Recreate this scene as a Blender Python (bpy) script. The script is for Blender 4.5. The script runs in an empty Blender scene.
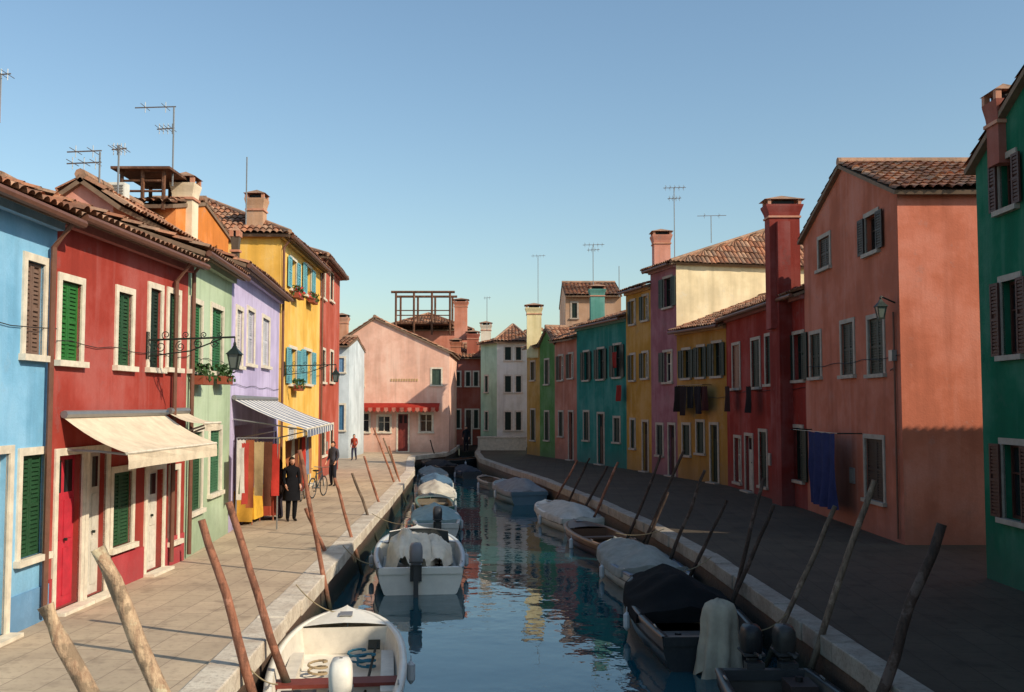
import bpy, math, random
from mathutils import Vector, Matrix, noise
random.seed(7)
R=random.random
CH=3.1; F=1000.0; PITCH=math.radians(3.38)
CAM=Vector((0,0,CH))
Z=Vector((0,0,1))
# ---------- survey helpers: sight line from the bridge -> point on a real plane ----------
def ray(px,py):
    x=(px-512)/F; y=(346-py)/F
    return Vector((x, math.cos(PITCH)-y*math.sin(PITCH), math.sin(PITCH)+y*math.cos(PITCH)))
def G(px,py,z=0.0):
    d=ray(px,py); t=(z-CH)/d.z; return CAM+d*t
def D(px,py,Y):
    d=ray(px,py); return CAM+d*(Y/d.y)
def lin(r,g,b):
    f=lambda c:(c/255/12.92) if c/255<=0.04045 else ((c/255+0.055)/1.055)**2.4
    return (f(r),f(g),f(b))
# ---------- materials ----------
def newmat(name):
    m=bpy.data.materials.new(name); m.use_nodes=True; nt=m.node_tree
    b=nt.nodes['Principled BSDF']; return m,nt,b
def N(nt,t,**k):
    n=nt.nodes.new(t)
    for a,v in k.items(): setattr(n,a,v)
    return n
def noise_n(nt,vec,scale,detail=4,rough=.6,mapscale=None):
    if mapscale:
        mp=N(nt,'ShaderNodeMapping'); mp.inputs['Scale'].default_value=mapscale
        nt.links.new(vec,mp.inputs[0]); vec=mp.outputs[0]
    n=N(nt,'ShaderNodeTexNoise'); n.inputs['Scale'].default_value=scale
    n.inputs['Detail'].default_value=min(detail,4); n.inputs['Roughness'].default_value=rough
    nt.links.new(vec,n.inputs['Vector']); return n.outputs['Fac']
def rng(nt,v,a,b,c=0,d=1):
    n=N(nt,'ShaderNodeMapRange'); n.inputs[1].default_value=a;n.inputs[2].default_value=b
    n.inputs[3].default_value=c;n.inputs[4].default_value=d
    nt.links.new(v,n.inputs[0]); return n.outputs[0]
def mix(nt,fac,a,b,mode='MIX'):
    n=N(nt,'ShaderNodeMixRGB',blend_type=mode)
    for i,s in ((0,fac),(1,a),(2,b)):
        if isinstance(s,(int,float)): n.inputs[i].default_value=s
        elif isinstance(s,tuple): n.inputs[i].default_value=(*s[:3],1)
        else: nt.links.new(s,n.inputs[i])
    return n.outputs[0]
def mul(nt,a,b):
    n=N(nt,'ShaderNodeMath',operation='MULTIPLY')
    for i,s in ((0,a),(1,b)):
        if isinstance(s,(int,float)): n.inputs[i].default_value=s
        else: nt.links.new(s,n.inputs[i])
    return n.outputs[0]
def bump(nt,b,h,strength=.3,dist=.02):
    n=N(nt,'ShaderNodeBump'); n.inputs['Strength'].default_value=strength; n.inputs['Distance'].default_value=dist
    nt.links.new(h,n.inputs['Height']); nt.links.new(n.outputs[0],b.inputs['Normal'])
def objco(nt): return N(nt,'ShaderNodeTexCoord').outputs['Object']
_pc={}
def plaster(rgb,patch=.5):
    k=(tuple(round(c,4) for c in rgb),patch)
    if k in _pc: return _pc[k]
    m,nt,b=newmat('plaster'); co=objco(nt)
    sd=len(_pc)*3.7
    mp=N(nt,'ShaderNodeMapping'); mp.inputs['Location'].default_value=(sd,sd*.7,sd*.3); nt.links.new(co,mp.inputs[0]); c2=mp.outputs[0]
    n1=noise_n(nt,c2,.55,4,.65); n2=noise_n(nt,c2,1.0,3,.6,(2.6,2.6,.22)); n3=noise_n(nt,c2,22,3,.7); n4=noise_n(nt,c2,1.7,4,.78)
    lum=sum(rgb)/3
    dark=tuple(c*.68+lum*.03 for c in rgb)
    pale=tuple(min(.8,c*.84+lum*.20+.05) for c in rgb)
    col=mix(nt,rng(nt,n1,.40,.70),rgb,dark)
    col=mix(nt,mul(nt,rng(nt,n1,.54,.34),.7),col,pale)
    col=mix(nt,mul(nt,rng(nt,n2,.52,.72),.5),col,tuple(c*.55 for c in rgb))
    col=mix(nt,mul(nt,rng(nt,n2,.46,.3),.5),col,pale)
    col=mix(nt,mul(nt,rng(nt,n4,.60,.65),patch),col,tuple(c*.5+.6*lum*.5+.03 for c in rgb))
    col=mix(nt,mul(nt,rng(nt,n3,.35,.75),.25),col,dark)
    sep=N(nt,'ShaderNodeSeparateXYZ'); nt.links.new(co,sep.inputs[0])
    ad=N(nt,'ShaderNodeMath',operation='ADD'); nt.links.new(sep.outputs[2],ad.inputs[0]); nt.links.new(mul(nt,n4,-1.6),ad.inputs[1])
    damp=rng(nt,ad.outputs[0],.3,-.7)
    col=mix(nt,mul(nt,damp,.7),col,tuple(c*.45+.04 for c in rgb))
    nt.links.new(col,b.inputs['Base Color']); b.inputs['Roughness'].default_value=.92; b.inputs['Specular IOR Level'].default_value=.15
    hh=mix(nt,.5,n3,n4); bump(nt,b,hh,.5,.02)
    _pc[k]=m; return m
_sc={}
def paint(rgb,rough=.6,var=.3,name='paint',metal=0,sc=5):
    k=(tuple(rgb),rough,var,name)
    if k in _sc: return _sc[k]
    m,nt,b=newmat(name); co=objco(nt)
    n=noise_n(nt,co,sc,4,.7); n2=noise_n(nt,co,sc*8,2,.6)
    col=mix(nt,mul(nt,rng(nt,n,.35,.7),var*1.6),rgb,tuple(c*.45 for c in rgb))
    col=mix(nt,mul(nt,rng(nt,n2,.5,.8),var),col,tuple(min(.8,c*.8+.06) for c in rgb))
    nt.links.new(col,b.inputs['Base Color']); b.inputs['Roughness'].default_value=rough; b.inputs['Metallic'].default_value=metal
    b.inputs['Specular IOR Level'].default_value=.3
    bump(nt,b,n2,.25,.006)
    _sc[k]=m; return m
def roofmat():
    m,nt,b=newmat('terracotta_tiles'); uv=N(nt,'ShaderNodeTexCoord').outputs['UV']; co=objco(nt)
    fl=N(nt,'ShaderNodeVectorMath',operation='FLOOR'); nt.links.new(uv,fl.inputs[0])
    wn=N(nt,'ShaderNodeTexWhiteNoise',noise_dimensions='2D'); nt.links.new(fl.outputs[0],wn.inputs[0])
    cr=N(nt,'ShaderNodeValToRGB'); nt.links.new(wn.outputs[0],cr.inputs[0]); e=cr.color_ramp.elements
    e[0].position=0;e[0].color=(*lin(124,82,64),1); e[1].position=1;e[1].color=(*lin(204,160,130),1)
    for p,c in ((.3,lin(160,108,82)),(.55,lin(180,124,94)),(.8,lin(146,116,98))):
        x=e.new(p); x.color=(*c,1)
    n=noise_n(nt,co,1.2,4,.7); n2=noise_n(nt,co,14,4,.7)
    col=mix(nt,mul(nt,rng(nt,n,.42,.6),.6),cr.outputs[0],lin(108,92,78))
    col=mix(nt,mul(nt,rng(nt,n2,.52,.66),.6),col,lin(70,62,54))
    nt.links.new(col,b.inputs['Base Color']); b.inputs['Roughness'].default_value=.9; b.inputs['Specular IOR Level'].default_value=.2
    bump(nt,b,n2,.5,.02); return m
ROOF=roofmat()
def glassmat():
    m,nt,b=newmat('window_glass'); b.inputs['Base Color'].default_value=(.015,.018,.02,1); b.inputs['Roughness'].default_value=.12; return m
GLASS=glassmat()
def pavemat(k=1.0,name='quay_paving',grey=0):
    m,nt,b=newmat(name); co=objco(nt)
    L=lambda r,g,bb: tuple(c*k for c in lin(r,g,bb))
    mp=N(nt,'ShaderNodeMapping'); mp.inputs['Rotation'].default_value=(0,0,math.radians(93)); nt.links.new(co,mp.inputs[0])
    br=N(nt,'ShaderNodeTexBrick'); nt.links.new(mp.outputs[0],br.inputs['Vector'])
    br.inputs['Scale'].default_value=1; br.inputs['Brick Width'].default_value=.9; br.inputs['Row Height'].default_value=.48
    br.inputs['Mortar Size'].default_value=.008; br.inputs['Mortar Smooth'].default_value=.4; br.inputs['Bias'].default_value=0
    br.inputs['Color1'].default_value=(*L(190,170,146),1); br.inputs['Color2'].default_value=(*L(176,158,136),1); br.inputs['Mortar'].default_value=(*L(134,118,102),1)
    n=noise_n(nt,co,.5,4,.65); n2=noise_n(nt,co,9,4,.75); n3=noise_n(nt,co,1.7,4,.6)
    col=mix(nt,mul(nt,rng(nt,n,.42,.68),.55),br.outputs[0],L(144,126,110))
    col=mix(nt,mul(nt,rng(nt,n2,.5,.75),.45),col,L(116,102,90))
    col=mix(nt,mul(nt,rng(nt,n3,.56,.66),.5),col,L(124,108,94))
    nt.links.new(col,b.inputs['Base Color']); b.inputs['Roughness'].default_value=.85; b.inputs['Specular IOR Level'].default_value=.2
    inv=rng(nt,br.outputs['Fac'],0,1,1,0); bump(nt,b,mix(nt,.5,inv,n2),.4,.012); return m
PAVE=pavemat(); PAVE2=pavemat(.16,'quay_paving_shade_tone')  # second copy of the paving, darkened to carry the right quay's shade
def kerbmat(k=1.0):
    m,nt,b=newmat('istrian_stone'); co=objco(nt)
    L=lambda r,g,bb: tuple(c*k for c in lin(r,g,bb))
    n=noise_n(nt,co,1.6,4,.7); n2=noise_n(nt,co,18,4,.7)
    col=mix(nt,rng(nt,n,.4,.7),L(208,198,182),L(168,152,136)); col=mix(nt,mul(nt,rng(nt,n2,.5,.72),.7),col,L(120,106,94))
    nt.links.new(col,b.inputs['Base Color']); b.inputs['Roughness'].default_value=.75; bump(nt,b,n2,.4,.01); return m
KERB=kerbmat(); KERB2=kerbmat(.5)  # second copy of the stone, darkened for the shaded right kerb
def bankmat():
    m,nt,b=newmat('canal_wall'); co=objco(nt)
    n=noise_n(nt,co,2.5,4,.7); n2=noise_n(nt,co,12,4,.7)
    col=mix(nt,rng(nt,n,.35,.7),lin(106,80,66),lin(66,56,50)); 
    sep=N(nt,'ShaderNodeSeparateXYZ'); nt.links.new(co,sep.inputs[0])
    ad=N(nt,'ShaderNodeMath',operation='ADD'); nt.links.new(sep.outputs[2],ad.inputs[0]); nt.links.new(mul(nt,n,.3),ad.inputs[1])
    col=mix(nt,rng(nt,ad.outputs[0],-.15,-.45),col,lin(30,36,24)); col=mix(nt,mul(nt,rng(nt,n2,.5,.7),.5),col,lin(44,38,34))
    nt.links.new(col,b.inputs['Base Color']); b.inputs['Roughness'].default_value=.7; bump(nt,b,n2,.8,.04); return m
BANK=bankmat()
def watermat():
    m,nt,b=newmat('canal_water'); co=objco(nt)
    b.inputs['Base Color'].default_value=(*lin(4,66,78),1); b.inputs['Roughness'].default_value=.01; b.inputs['IOR'].default_value=1.5
    b.inputs['Specular IOR Level'].default_value=.9
    b.inputs['Specular Tint'].default_value=(.82,1.0,1.0,1)
    n=noise_n(nt,co,1.0,2,.5,(1.2,1.2,1)); n2=noise_n(nt,co,4.5,2,.5,(1.1,.9,1))
    n3=noise_n(nt,co,.35,2,.5)
    h=mix(nt,.2,n,n2); h2=mul(nt,h,rng(nt,n3,.35,.65,.4,1.1))
    bump(nt,b,h2,.14,.12); return m
WATER=watermat()
def woodmat(c1,c2,name='weathered_wood'):
    k=(c1,c2)
    if k in _sc: return _sc[k]
    m,nt,b=newmat(name); co=objco(nt)
    n=noise_n(nt,co,3,4,.75,(6,6,.8)); n2=noise_n(nt,co,25,3,.7); n3=noise_n(nt,co,3.2,4,.7)
    col=mix(nt,rng(nt,n,.35,.65),c1,c2); col=mix(nt,mul(nt,rng(nt,n3,.54,.6),.75),col,tuple(c*.35 for c in c1))
    col=mix(nt,mul(nt,rng(nt,n3,.44,.38),.5),col,tuple(min(.6,c*1.3+.06) for c in c1))
    sep=N(nt,'ShaderNodeSeparateXYZ'); nt.links.new(co,sep.inputs[0])
    col=mix(nt,rng(nt,sep.outputs[2],-.1,-.5),col,lin(30,34,22))
    nt.links.new(col,b.inputs['Base Color']); b.inputs['Roughness'].default_value=.85; bump(nt,b,mix(nt,.4,n,n2),.8,.03)
    _sc[k]=m; return m
def clothmat(rgb,name='cloth'): 
    k=('cl',tuple(rgb))
    if k in _sc: return _sc[k]
    m,nt,b=newmat(name); co=objco(nt); n=noise_n(nt,co,3.5,4,.65); n2=noise_n(nt,co,40,2,.6)
    col=mix(nt,mul(nt,rng(nt,n,.35,.7),.6),rgb,tuple(c*.55 for c in rgb)); nt.links.new(col,b.inputs['Base Color'])
    b.inputs['Roughness'].default_value=.95; b.inputs['Specular IOR Level'].default_value=.1
    bump(nt,b,mix(nt,.3,n,n2),.6,.03); _sc[k]=m; return m
WHITE=paint(lin(222,212,194),.7,.35,'white_stone_trim')
WHITE_S=paint(lin(164,154,142),.7,.35,'white_trim_shade_tone')  # white trim with right-row shade put into its colour; also meter plates
IRON=paint(lin(28,40,36),.5,.2,'wrought_iron')
PIPE=paint(lin(112,76,62),.5,.3,'copper_pipe')
METAL=paint(lin(150,150,150),.4,.2,'aluminium',.6)
DARKM=paint(lin(30,30,32),.5,.2,'dark_paint')
# ---------- mesh builder ----------
class MB:
    def __init__(s): s.v=[];s.f=[];s.mi=[];s.mats=[];s.uv={}
    def m(s,mat):
        if mat not in s.mats: s.mats.append(mat)
        return s.mats.index(mat)
    def face(s,pts,mat):
        k=len(s.v); s.v+= [tuple(p) for p in pts]; s.f.append(tuple(range(k,k+len(pts)))); s.mi.append(s.m(mat))
    def box(s,M,x0,x1,y0,y1,z0,z1,mat):
        k=len(s.v)
        for z in (z0,z1):
            for x,y in ((x0,y0),(x1,y0),(x1,y1),(x0,y1)):
                s.v.append(tuple(M@Vector((x,y,z))))
        i=s.m(mat)
        for q in ((0,3,2,1),(4,5,6,7),(0,1,5,4),(1,2,6,5),(2,3,7,6),(3,0,4,7)):
            s.f.append(tuple(k+j for j in q)); s.mi.append(i)
    def grid(s,rows,mat,closed=False):
        k=len(s.v); n=len(rows[0]); i=s.m(mat)
        for r in rows: s.v+=[tuple(p) for p in r]
        for a in range(len(rows)-1):
            for b in range(n if closed else n-1):
                c=(b+1)%n
                s.f.append((k+a*n+b,k+a*n+c,k+(a+1)*n+c,k+(a+1)*n+b)); s.mi.append(i)
    def tube(s,pts,r,mat,n=6,caps=True):
        pts=[Vector(p) for p in pts]; rr=r if isinstance(r,(list,tuple)) else [r]*len(pts)
        rows=[]
        for i,p in enumerate(pts):
            d=(pts[min(i+1,len(pts)-1)]-pts[max(i-1,0)]).normalized()
            a=d.cross(Vector((0,0,1)) if abs(d.z)<.9 else Vector((0,1,0))).normalized(); b=d.cross(a)
            rows.append([p+(a*math.cos(t*2*math.pi/n)+b*math.sin(t*2*math.pi/n))*rr[i] for t in range(n)])
        s.grid(rows,mat,True)
        if caps:
            s.face(rows[0],mat); s.face(rows[-1],mat)
    def ell(s,c,rx,ry,rz,mat,n=12,M=None):
        rows=[]
        for i in range(n//2+1):
            th=math.pi*i/(n//2); row=[]
            for j in range(n):
                ph=2*math.pi*j/n
                p=Vector((rx*math.sin(th)*math.cos(ph),ry*math.sin(th)*math.sin(ph),rz*math.cos(th)))
                if M: p=M@p
                row.append(Vector(c)+p)
            rows.append(row)
        s.grid(rows,mat,True)
    def build(s,name,parent=None,smooth=False,bevel=0):
        if not s.v: return None
        me=bpy.data.meshes.new(name); me.from_pydata(s.v,[],s.f)
        for m in s.mats: me.materials.append(m)
        me.polygons.foreach_set('material_index',s.mi)
        if smooth: me.polygons.foreach_set('use_smooth',[True]*len(me.polygons))
        o=bpy.data.objects.new(name,me); bpy.context.scene.collection.objects.link(o)
        if bevel:
            md=o.modifiers.new('bev','BEVEL'); md.width=bevel; md.segments=2; md.limit_method='ANGLE'
        if parent: o.parent=parent
        me.update(); return o
def empty(name,loc=(0,0,0)):
    o=bpy.data.objects.new(name,None); o.empty_display_size=.2; bpy.context.scene.collection.objects.link(o); return o
# ---------- roof surface with real pantile relief ----------
def roof_plane(name,parent,e0,e1,r0,r1,far=False):
    e0,e1,r0,r1=map(Vector,(e0,e1,r0,r1))
    a=(e1-e0).normalized(); L=(e1-e0).length
    sv=(r0-e0)-a*((r0-e0).dot(a)); S=sv.length; s=sv/S; nr=a.cross(s)
    if nr.z<0: nr=-nr
    TW=.21 if not far else .26; RH=.36; per=6 if not far else 4
    ncol=int(L/TW*per)+1; nrow=max(2,int(S/RH))
    l1=(r0-e0).dot(a); h0=L; h1=(r1-e0).dot(a)
    verts=[];rows=0
    wob=R()*10
    for r in range(nrow):
        for q in (0,1):
            v=(r+q)/nrow; lo=l1*v; hi=h0+(h1-h0)*v
            for c in range(ncol+1):
                x=min(max(c*TW/per,lo),hi)
                ph=(c/per)%1.0
                hh=.07*abs(math.sin(math.pi*ph))**.7
                tix=int(c/per)
                j=noise.noise(Vector((tix*3.1+wob,r*2.7,0)))*.03
                sag=noise.noise(Vector((x*.3+wob,v*2,3)))*.06
                verts.append(e0+a*x+s*(v*S-(.05 if q==0 else 0)+j)+nr*(hh+(.045 if q==0 else 0.0)+j+sag))
            rows+=1
    n=ncol+1; faces=[];fuv=[]
    for r in range(rows-1):
        for c in range(ncol):
            k=r*n+c; faces.append((k,k+1,k+1+n,k+n))
            fuv.append((int(c/per)+.5+(wob*10)//1,(r//2)+.5))
    me=bpy.data.meshes.new(name); me.from_pydata([tuple(v) for v in verts],[],faces)
    ul=me.uv_layers.new(name='UVMap')
    for p,uvv in zip(me.polygons,fuv):
        for li in p.loop_indices: ul.data[li].uv=uvv
    me.materials.append(ROOF)
    o=bpy.data.objects.new(name,me); bpy.context.scene.collection.objects.link(o); o.parent=parent
    b=MB(); d=nr*.03; d2=nr*.12; top=[p-d for p in (e0,e1,r1,r0)]; bot=[p-d2 for p in (e0,e1,r1,r0)]
    sm=paint(lin(130,108,90),.9,.4,'eave_boards')
    b.face(top,sm); b.face(bot,sm)
    for i in range(4): b.face([top[i],top[(i+1)%4],bot[(i+1)%4],bot[i]],sm)
    b.build('eave_boards',parent)
# ---------- facades ----------
class Fac:
    def __init__(s,p0,p1):
        s.o=Vector((p0[0],p0[1],0)); e=Vector((p1[0],p1[1],0)); s.u=(e-s.o).normalized(); s.L=(e-s.o).length
        s.n=s.u.cross(Z); s.M=Matrix((( s.u.x,s.n.x,0,s.o.x),(s.u.y,s.n.y,0,s.o.y),(0,0,1,0),(0,0,0,1)))
    def uz(s,px,py):
        d=ray(px,py); t=(s.o-CAM).dot(s.n)/d.dot(s.n); p=CAM+d*t; return (p-s.o).dot(s.u),p.z
    def rect(s,x0,y0,x1,y1):
        cx,cy=(x0+x1)/2,(y0+y1)/2
        a=s.uz(x0,cy)[0];b=s.uz(x1,cy)[0];c=s.uz(cx,y1)[1];d=s.uz(cx,y0)[1]
        return min(a,b),max(a,b),c,d
    def W(s,u,n,z): return s.M@Vector((u,n,z))
GRN=lin(38,78,50); DGRN=lin(22,46,38); BRN=lin(70,44,34); CYAN=lin(110,175,190)
def leaf(mb,M,u0,u1,n0,z0,z1,mat,fine):
    t=.035; w=.05
    mb.box(M,u0,u0+w,n0,n0+t,z0,z1,mat); mb.box(M,u1-w,u1,n0,n0+t,z0,z1,mat)
    for zz in (z0,(z0+z1)/2-w/2,z1-w): mb.box(M,u0+w,u1-w,n0,n0+t,zz,zz+w,mat)
    mb.box(M,u0+w,u1-w,n0+.002,n0+.006,z0+w,z1-w,mat)
    z=z0+w+.01
    while z<z1-w-.03:
        if abs(z-(z0+z1)/2)>.045: mb.box(M,u0+w,u1-w,n0+.006,n0+.028,z,z+.04,mat)
        z+=.062
def window(fr,sh,F_,u0,u1,z0,z1,style,col,fcol,fine):
    M=F_.M; fw=.11
    if style!='shop':
        n0,n1=-.03,.03
        fr.box(M,u0-fw,u0,n0,n1,z0,z1+fw,fcol); fr.box(M,u1,u1+fw,n0,n1,z0,z1+fw,fcol)
        fr.box(M,u0,u1,n0,n1,z1,z1+fw,fcol)
        if style not in('door',): fr.box(M,u0-fw-.04,u1+fw+.04,-.03,.10,z0-.09,z0,fcol)
        else: fr.box(M,u0-fw,u1+fw,-.03,.22,0,max(.02,z0),fcol)
    sm=paint(col,.55,.35,'shutter_paint')
    um=(u0+u1)/2
    if style in('closed','open','glass','half'):
        sash=WHITE if style!='closed' else sm
        sh.face([F_.W(u0,-.17,z0),F_.W(u1,-.17,z0),F_.W(u1,-.17,z1),F_.W(u0,-.17,z1)],GLASS)
        for a,b,c,d in ((u0,u0+.05,z0,z1),(u1-.05,u1,z0,z1),(um-.03,um+.03,z0,z1),(u0+.05,um-.03,z1-.05,z1),(um+.03,u1-.05,z1-.05,z1),(u0+.05,um-.03,z0,z0+.06),(um+.03,u1-.05,z0,z0+.06),(u0+.05,um-.03,z0+(z1-z0)*.6,z0+(z1-z0)*.6+.03),(um+.03,u1-.05,z0+(z1-z0)*.6,z0+(z1-z0)*.6+.03)):
            sh.box(M,a,b,-.168,-.13,c,d,sash if style!='open' else sm)
    if style=='closed':
        leaf(sh,M,u0+.005,um-.004,-.075,z0+.005,z1-.005,sm,fine); leaf(sh,M,um+.004,u1-.005,-.075,z0+.005,z1-.005,sm,fine)
    if style in('open','half'):
        w=(u1-u0)/2
        leaf(sh,M,u0-w-.02,u0-.02,.045,z0,z1,sm,fine)
        if style=='open': leaf(sh,M,u1+.02,u1+w+.02,.045,z0,z1,sm,fine)
    if style=='door':
        sh.box(M,u0,u1,-.16,-.11,z0,z1,sm)
        for a,b in ((u0+.08,um-.05),(um+.05,u1-.08)):
            sh.box(M,a,b,-.11,-.095,z0+.15,z0+(z1-z0)*.38,sm)
            sh.box(M,a,b,-.11,-.095,z0+(z1-z0)*.44,z0+(z1-z0)*.7,sm)
            sh.box(M,a,b,-.11,-.105,z0+(z1-z0)*.75,z1-.08,GLASS)
        sh.tube([F_.W(um+.07,-.09,z0+1.0),F_.W(um+.07,-.05,z0+1.0)],.025,IRON)
    if style=='shop':
        sh.face([F_.W(u0,-1.49,z0),F_.W(u1,-1.49,z0),F_.W(u1,-1.49,z1),F_.W(u0,-1.49,z1)],DARKM)
HN={}
SHADE_K=1.0  # below one, shade is put into the front wall colour
def house(name,p0,p1,h,depth,col,ops=(),roof='eaves',rise=1.3,h1=None,gp=.5,apex=None,side=None,over=.35,far=False,fcol=None,plinth=None,patch=.5,gutter=True,pipes=(),mat=None):
    E=empty(name); Fc=Fac(p0,p1); L=Fc.L; side=side or col
    if SHADE_K!=1: col=tuple(c*SHADE_K for c in col)
    pm=mat or plaster(col,patch); sp=plaster(side,patch)
    fcol=fcol or (WHITE if SHADE_K==1 else WHITE_S)
    h1=h1 if h1 is not None else h; hm=min(h,h1)
    rects=[]
    for o in ops:
        x0,y0,x1,y1,st,c=o[:6]
        u0,u1,z0,z1=Fc.rect(x0,y0,x1,y1)
        if st in('door','shop'): z0=.05 if st=='door' else .03
        u0=max(u0,.15); u1=min(u1,L-.15); z1=min(z1,hm-.12); z0=max(z0,.03)
        if u1-u0<.2 or z1-z0<.2: continue
        rects.append((u0,u1,z0,z1,st,tuple(q*(.8 if SHADE_K!=1 else 1) for q in c)))  # shutters and doors of shaded fronts get darker paint as well
    wb=MB()
    us=sorted({0,L}|{r[0] for r in rects}|{r[1] for r in rects}); zs=sorted({-.05,hm}|{r[2] for r in rects}|{r[3] for r in rects})
    for i in range(len(us)-1):
        for j in range(len(zs)-1):
            cu=(us[i]+us[i+1])/2; cz=(zs[j]+zs[j+1])/2
            if any(r[0]<cu<r[1] and r[2]<cz<r[3] for r in rects): continue
            wb.face([Fc.W(us[i],0,zs[j]),Fc.W(us[i+1],0,zs[j]),Fc.W(us[i+1],0,zs[j+1]),Fc.W(us[i],0,zs[j+1])],pm)
    for u0,u1,z0,z1,st,c in rects:
        d=-1.5 if st=='shop' else -.18
        q=[(u0,z0),(u1,z0),(u1,z1),(u0,z1)]
        for k in range(4):
            a,b=q[k],q[(k+1)%4]
            wb.face([Fc.W(a[0],0,a[1]),Fc.W(b[0],0,b[1]),Fc.W(b[0],d,b[1]),Fc.W(a[0],d,a[1])],pm)
    ap=apex if apex is not None else hm+rise
    e=.006
    if roof=='gable':
        for d in (0,-depth):
            wb.face([Fc.W(0,d,hm),Fc.W(L,d,hm)]+([Fc.W(L,d,h1)] if h1>hm else [])+[Fc.W(gp*L,d,ap)]+([Fc.W(0,d,h)] if h>hm else []),pm)
        wb.face([Fc.W(0,-depth,0),Fc.W(L,-depth,0),Fc.W(L,-depth,hm),Fc.W(0,-depth,hm)],sp)
        wb.face([Fc.W(e,0,0),Fc.W(e,-depth,0),Fc.W(e,-depth,h),Fc.W(e,0,h)],sp)
        wb.face([Fc.W(L-e,0,0),Fc.W(L-e,-depth,0),Fc.W(L-e,-depth,h1),Fc.W(L-e,0,h1)],sp)
        ov=.22
        s0=(ap-h)/(gp*L); s1=(ap-h1)/((1-gp)*L)
        roof_plane('roof_tiles',E,Fc.W(-ov,ov*.6,h-s0*ov+.13),Fc.W(-ov,-depth-ov,h-s0*ov+.13),Fc.W(gp*L,ov*.6,ap+.13),Fc.W(gp*L,-depth-ov,ap+.13),far)
        roof_plane('roof_tiles',E,Fc.W(L+ov,ov*.6,h1-s1*ov+.13),Fc.W(L+ov,-depth-ov,h1-s1*ov+.13),Fc.W(gp*L,ov*.6,ap+.13),Fc.W(gp*L,-depth-ov,ap+.13),far)
        rb=MB(); rb.tube([Fc.W(gp*L,ov*.6,ap+.17),Fc.W(gp*L,-depth-ov,ap+.17)],.12,ROOF,8); rb.build('ridge_tiles',E)
    else:
        hip=roof=='hip'
        for uu in (e,L-e):
            pts=[Fc.W(uu,0,0),Fc.W(uu,-depth,0),Fc.W(uu,-depth,hm)]
            if not hip: pts.append(Fc.W(uu,-depth/2,hm+rise))
            pts.append(Fc.W(uu,0,hm)); wb.face(pts,sp)
        wb.face([Fc.W(0,-depth,0),Fc.W(L,-depth,0),Fc.W(L,-depth,hm),Fc.W(0,-depth,hm)],sp)
        sl=rise/(depth/2); so=.25 if hip else .04; hi=min(depth/2,L*.5-.05) if hip else 0
        zz=hm-sl*over+.13; zr=hm+rise+.13
        A=Fc.W(-so,over,zz);B=Fc.W(L+so,over,zz);C=Fc.W(L+so,-depth-over,zz);Dd=Fc.W(-so,-depth-over,zz)
        r0=Fc.W(hi-(0 if hip else so),-depth/2,zr); r1=Fc.W(L-hi+(0 if hip else so),-depth/2,zr)
        roof_plane('roof_tiles',E,A,B,r0,r1,far); roof_plane('roof_tiles',E,Dd,C,r0,r1,far)
        if hip:
            roof_plane('roof_tiles',E,A,Dd,r0,r0+Fc.u*.01,far); roof_plane('roof_tiles',E,B,C,r1,r1+Fc.u*.01,far)
        rb=MB(); rb.tube([r0+Z*.04,r1+Z*.04],.11,ROOF,8)
        if hip:
            for p,q in ((A,r0),(Dd,r0),(B,r1),(C,r1)): rb.tube([p+Z*.05,q+Z*.05],.09,ROOF,8)
        rb.build('ridge_tiles',E)
        if gutter:
            g=MB(); g.tube([Fc.W(.02,over+.05,zz-.06),Fc.W(L-.02,over+.05,zz-.06)],.065,PIPE,8); g.build('gutter',E)
            c=MB(); c.box(Fc.M,.01,L-.01,.003,.12,hm-.16,hm-.03,paint(tuple(min(.7,x*.8+.12) for x in col),.9,.3,'cornice')); c.build('cornice',E)
    if plinth:
        x=.005; pp=plaster(plinth[1],patch)
        for r in sorted(r for r in rects if r[4] in('door','shop')):
            if r[0]-.115>x: wb.box(Fc.M,x,r[0]-.115,-.02,.02,-.04,plinth[0],pp)
            x=r[1]+.115
        if x<L: wb.box(Fc.M,x,L-.005,-.02,.02,-.04,plinth[0],pp)
    wb.build('walls',E)
    fr=MB(); sh=MB()
    for u0,u1,z0,z1,st,c in rects: window(fr,sh,Fc,u0,u1,z0,z1,st,c,fcol,True)
    if L>4:
        uu=L*(.35+.3*R())
        if not any(r[0]-.3<uu<r[1]+.3 and r[2]<1.8 for r in rects): fr.box(Fc.M,uu-.15,uu+.15,.001,.05,1.1,1.5,METAL); fr.box(Fc.M,uu-.12,uu+.12,.052,.056,1.13,1.47,WHITE_S)
    fr.build('window_surrounds',E); sh.build('shutters_and_doors',E)
    if pipes:
        pb=MB()
        for pu in pipes: pb.tube([Fc.W(pu,over,hm-.1),Fc.W(pu,.09,hm-.45),Fc.W(pu,.09,.1)],.045,PIPE,8)
        pb.build('downpipe',E)
    HN[name]=(E,Fc,hm); return E,Fc
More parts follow.
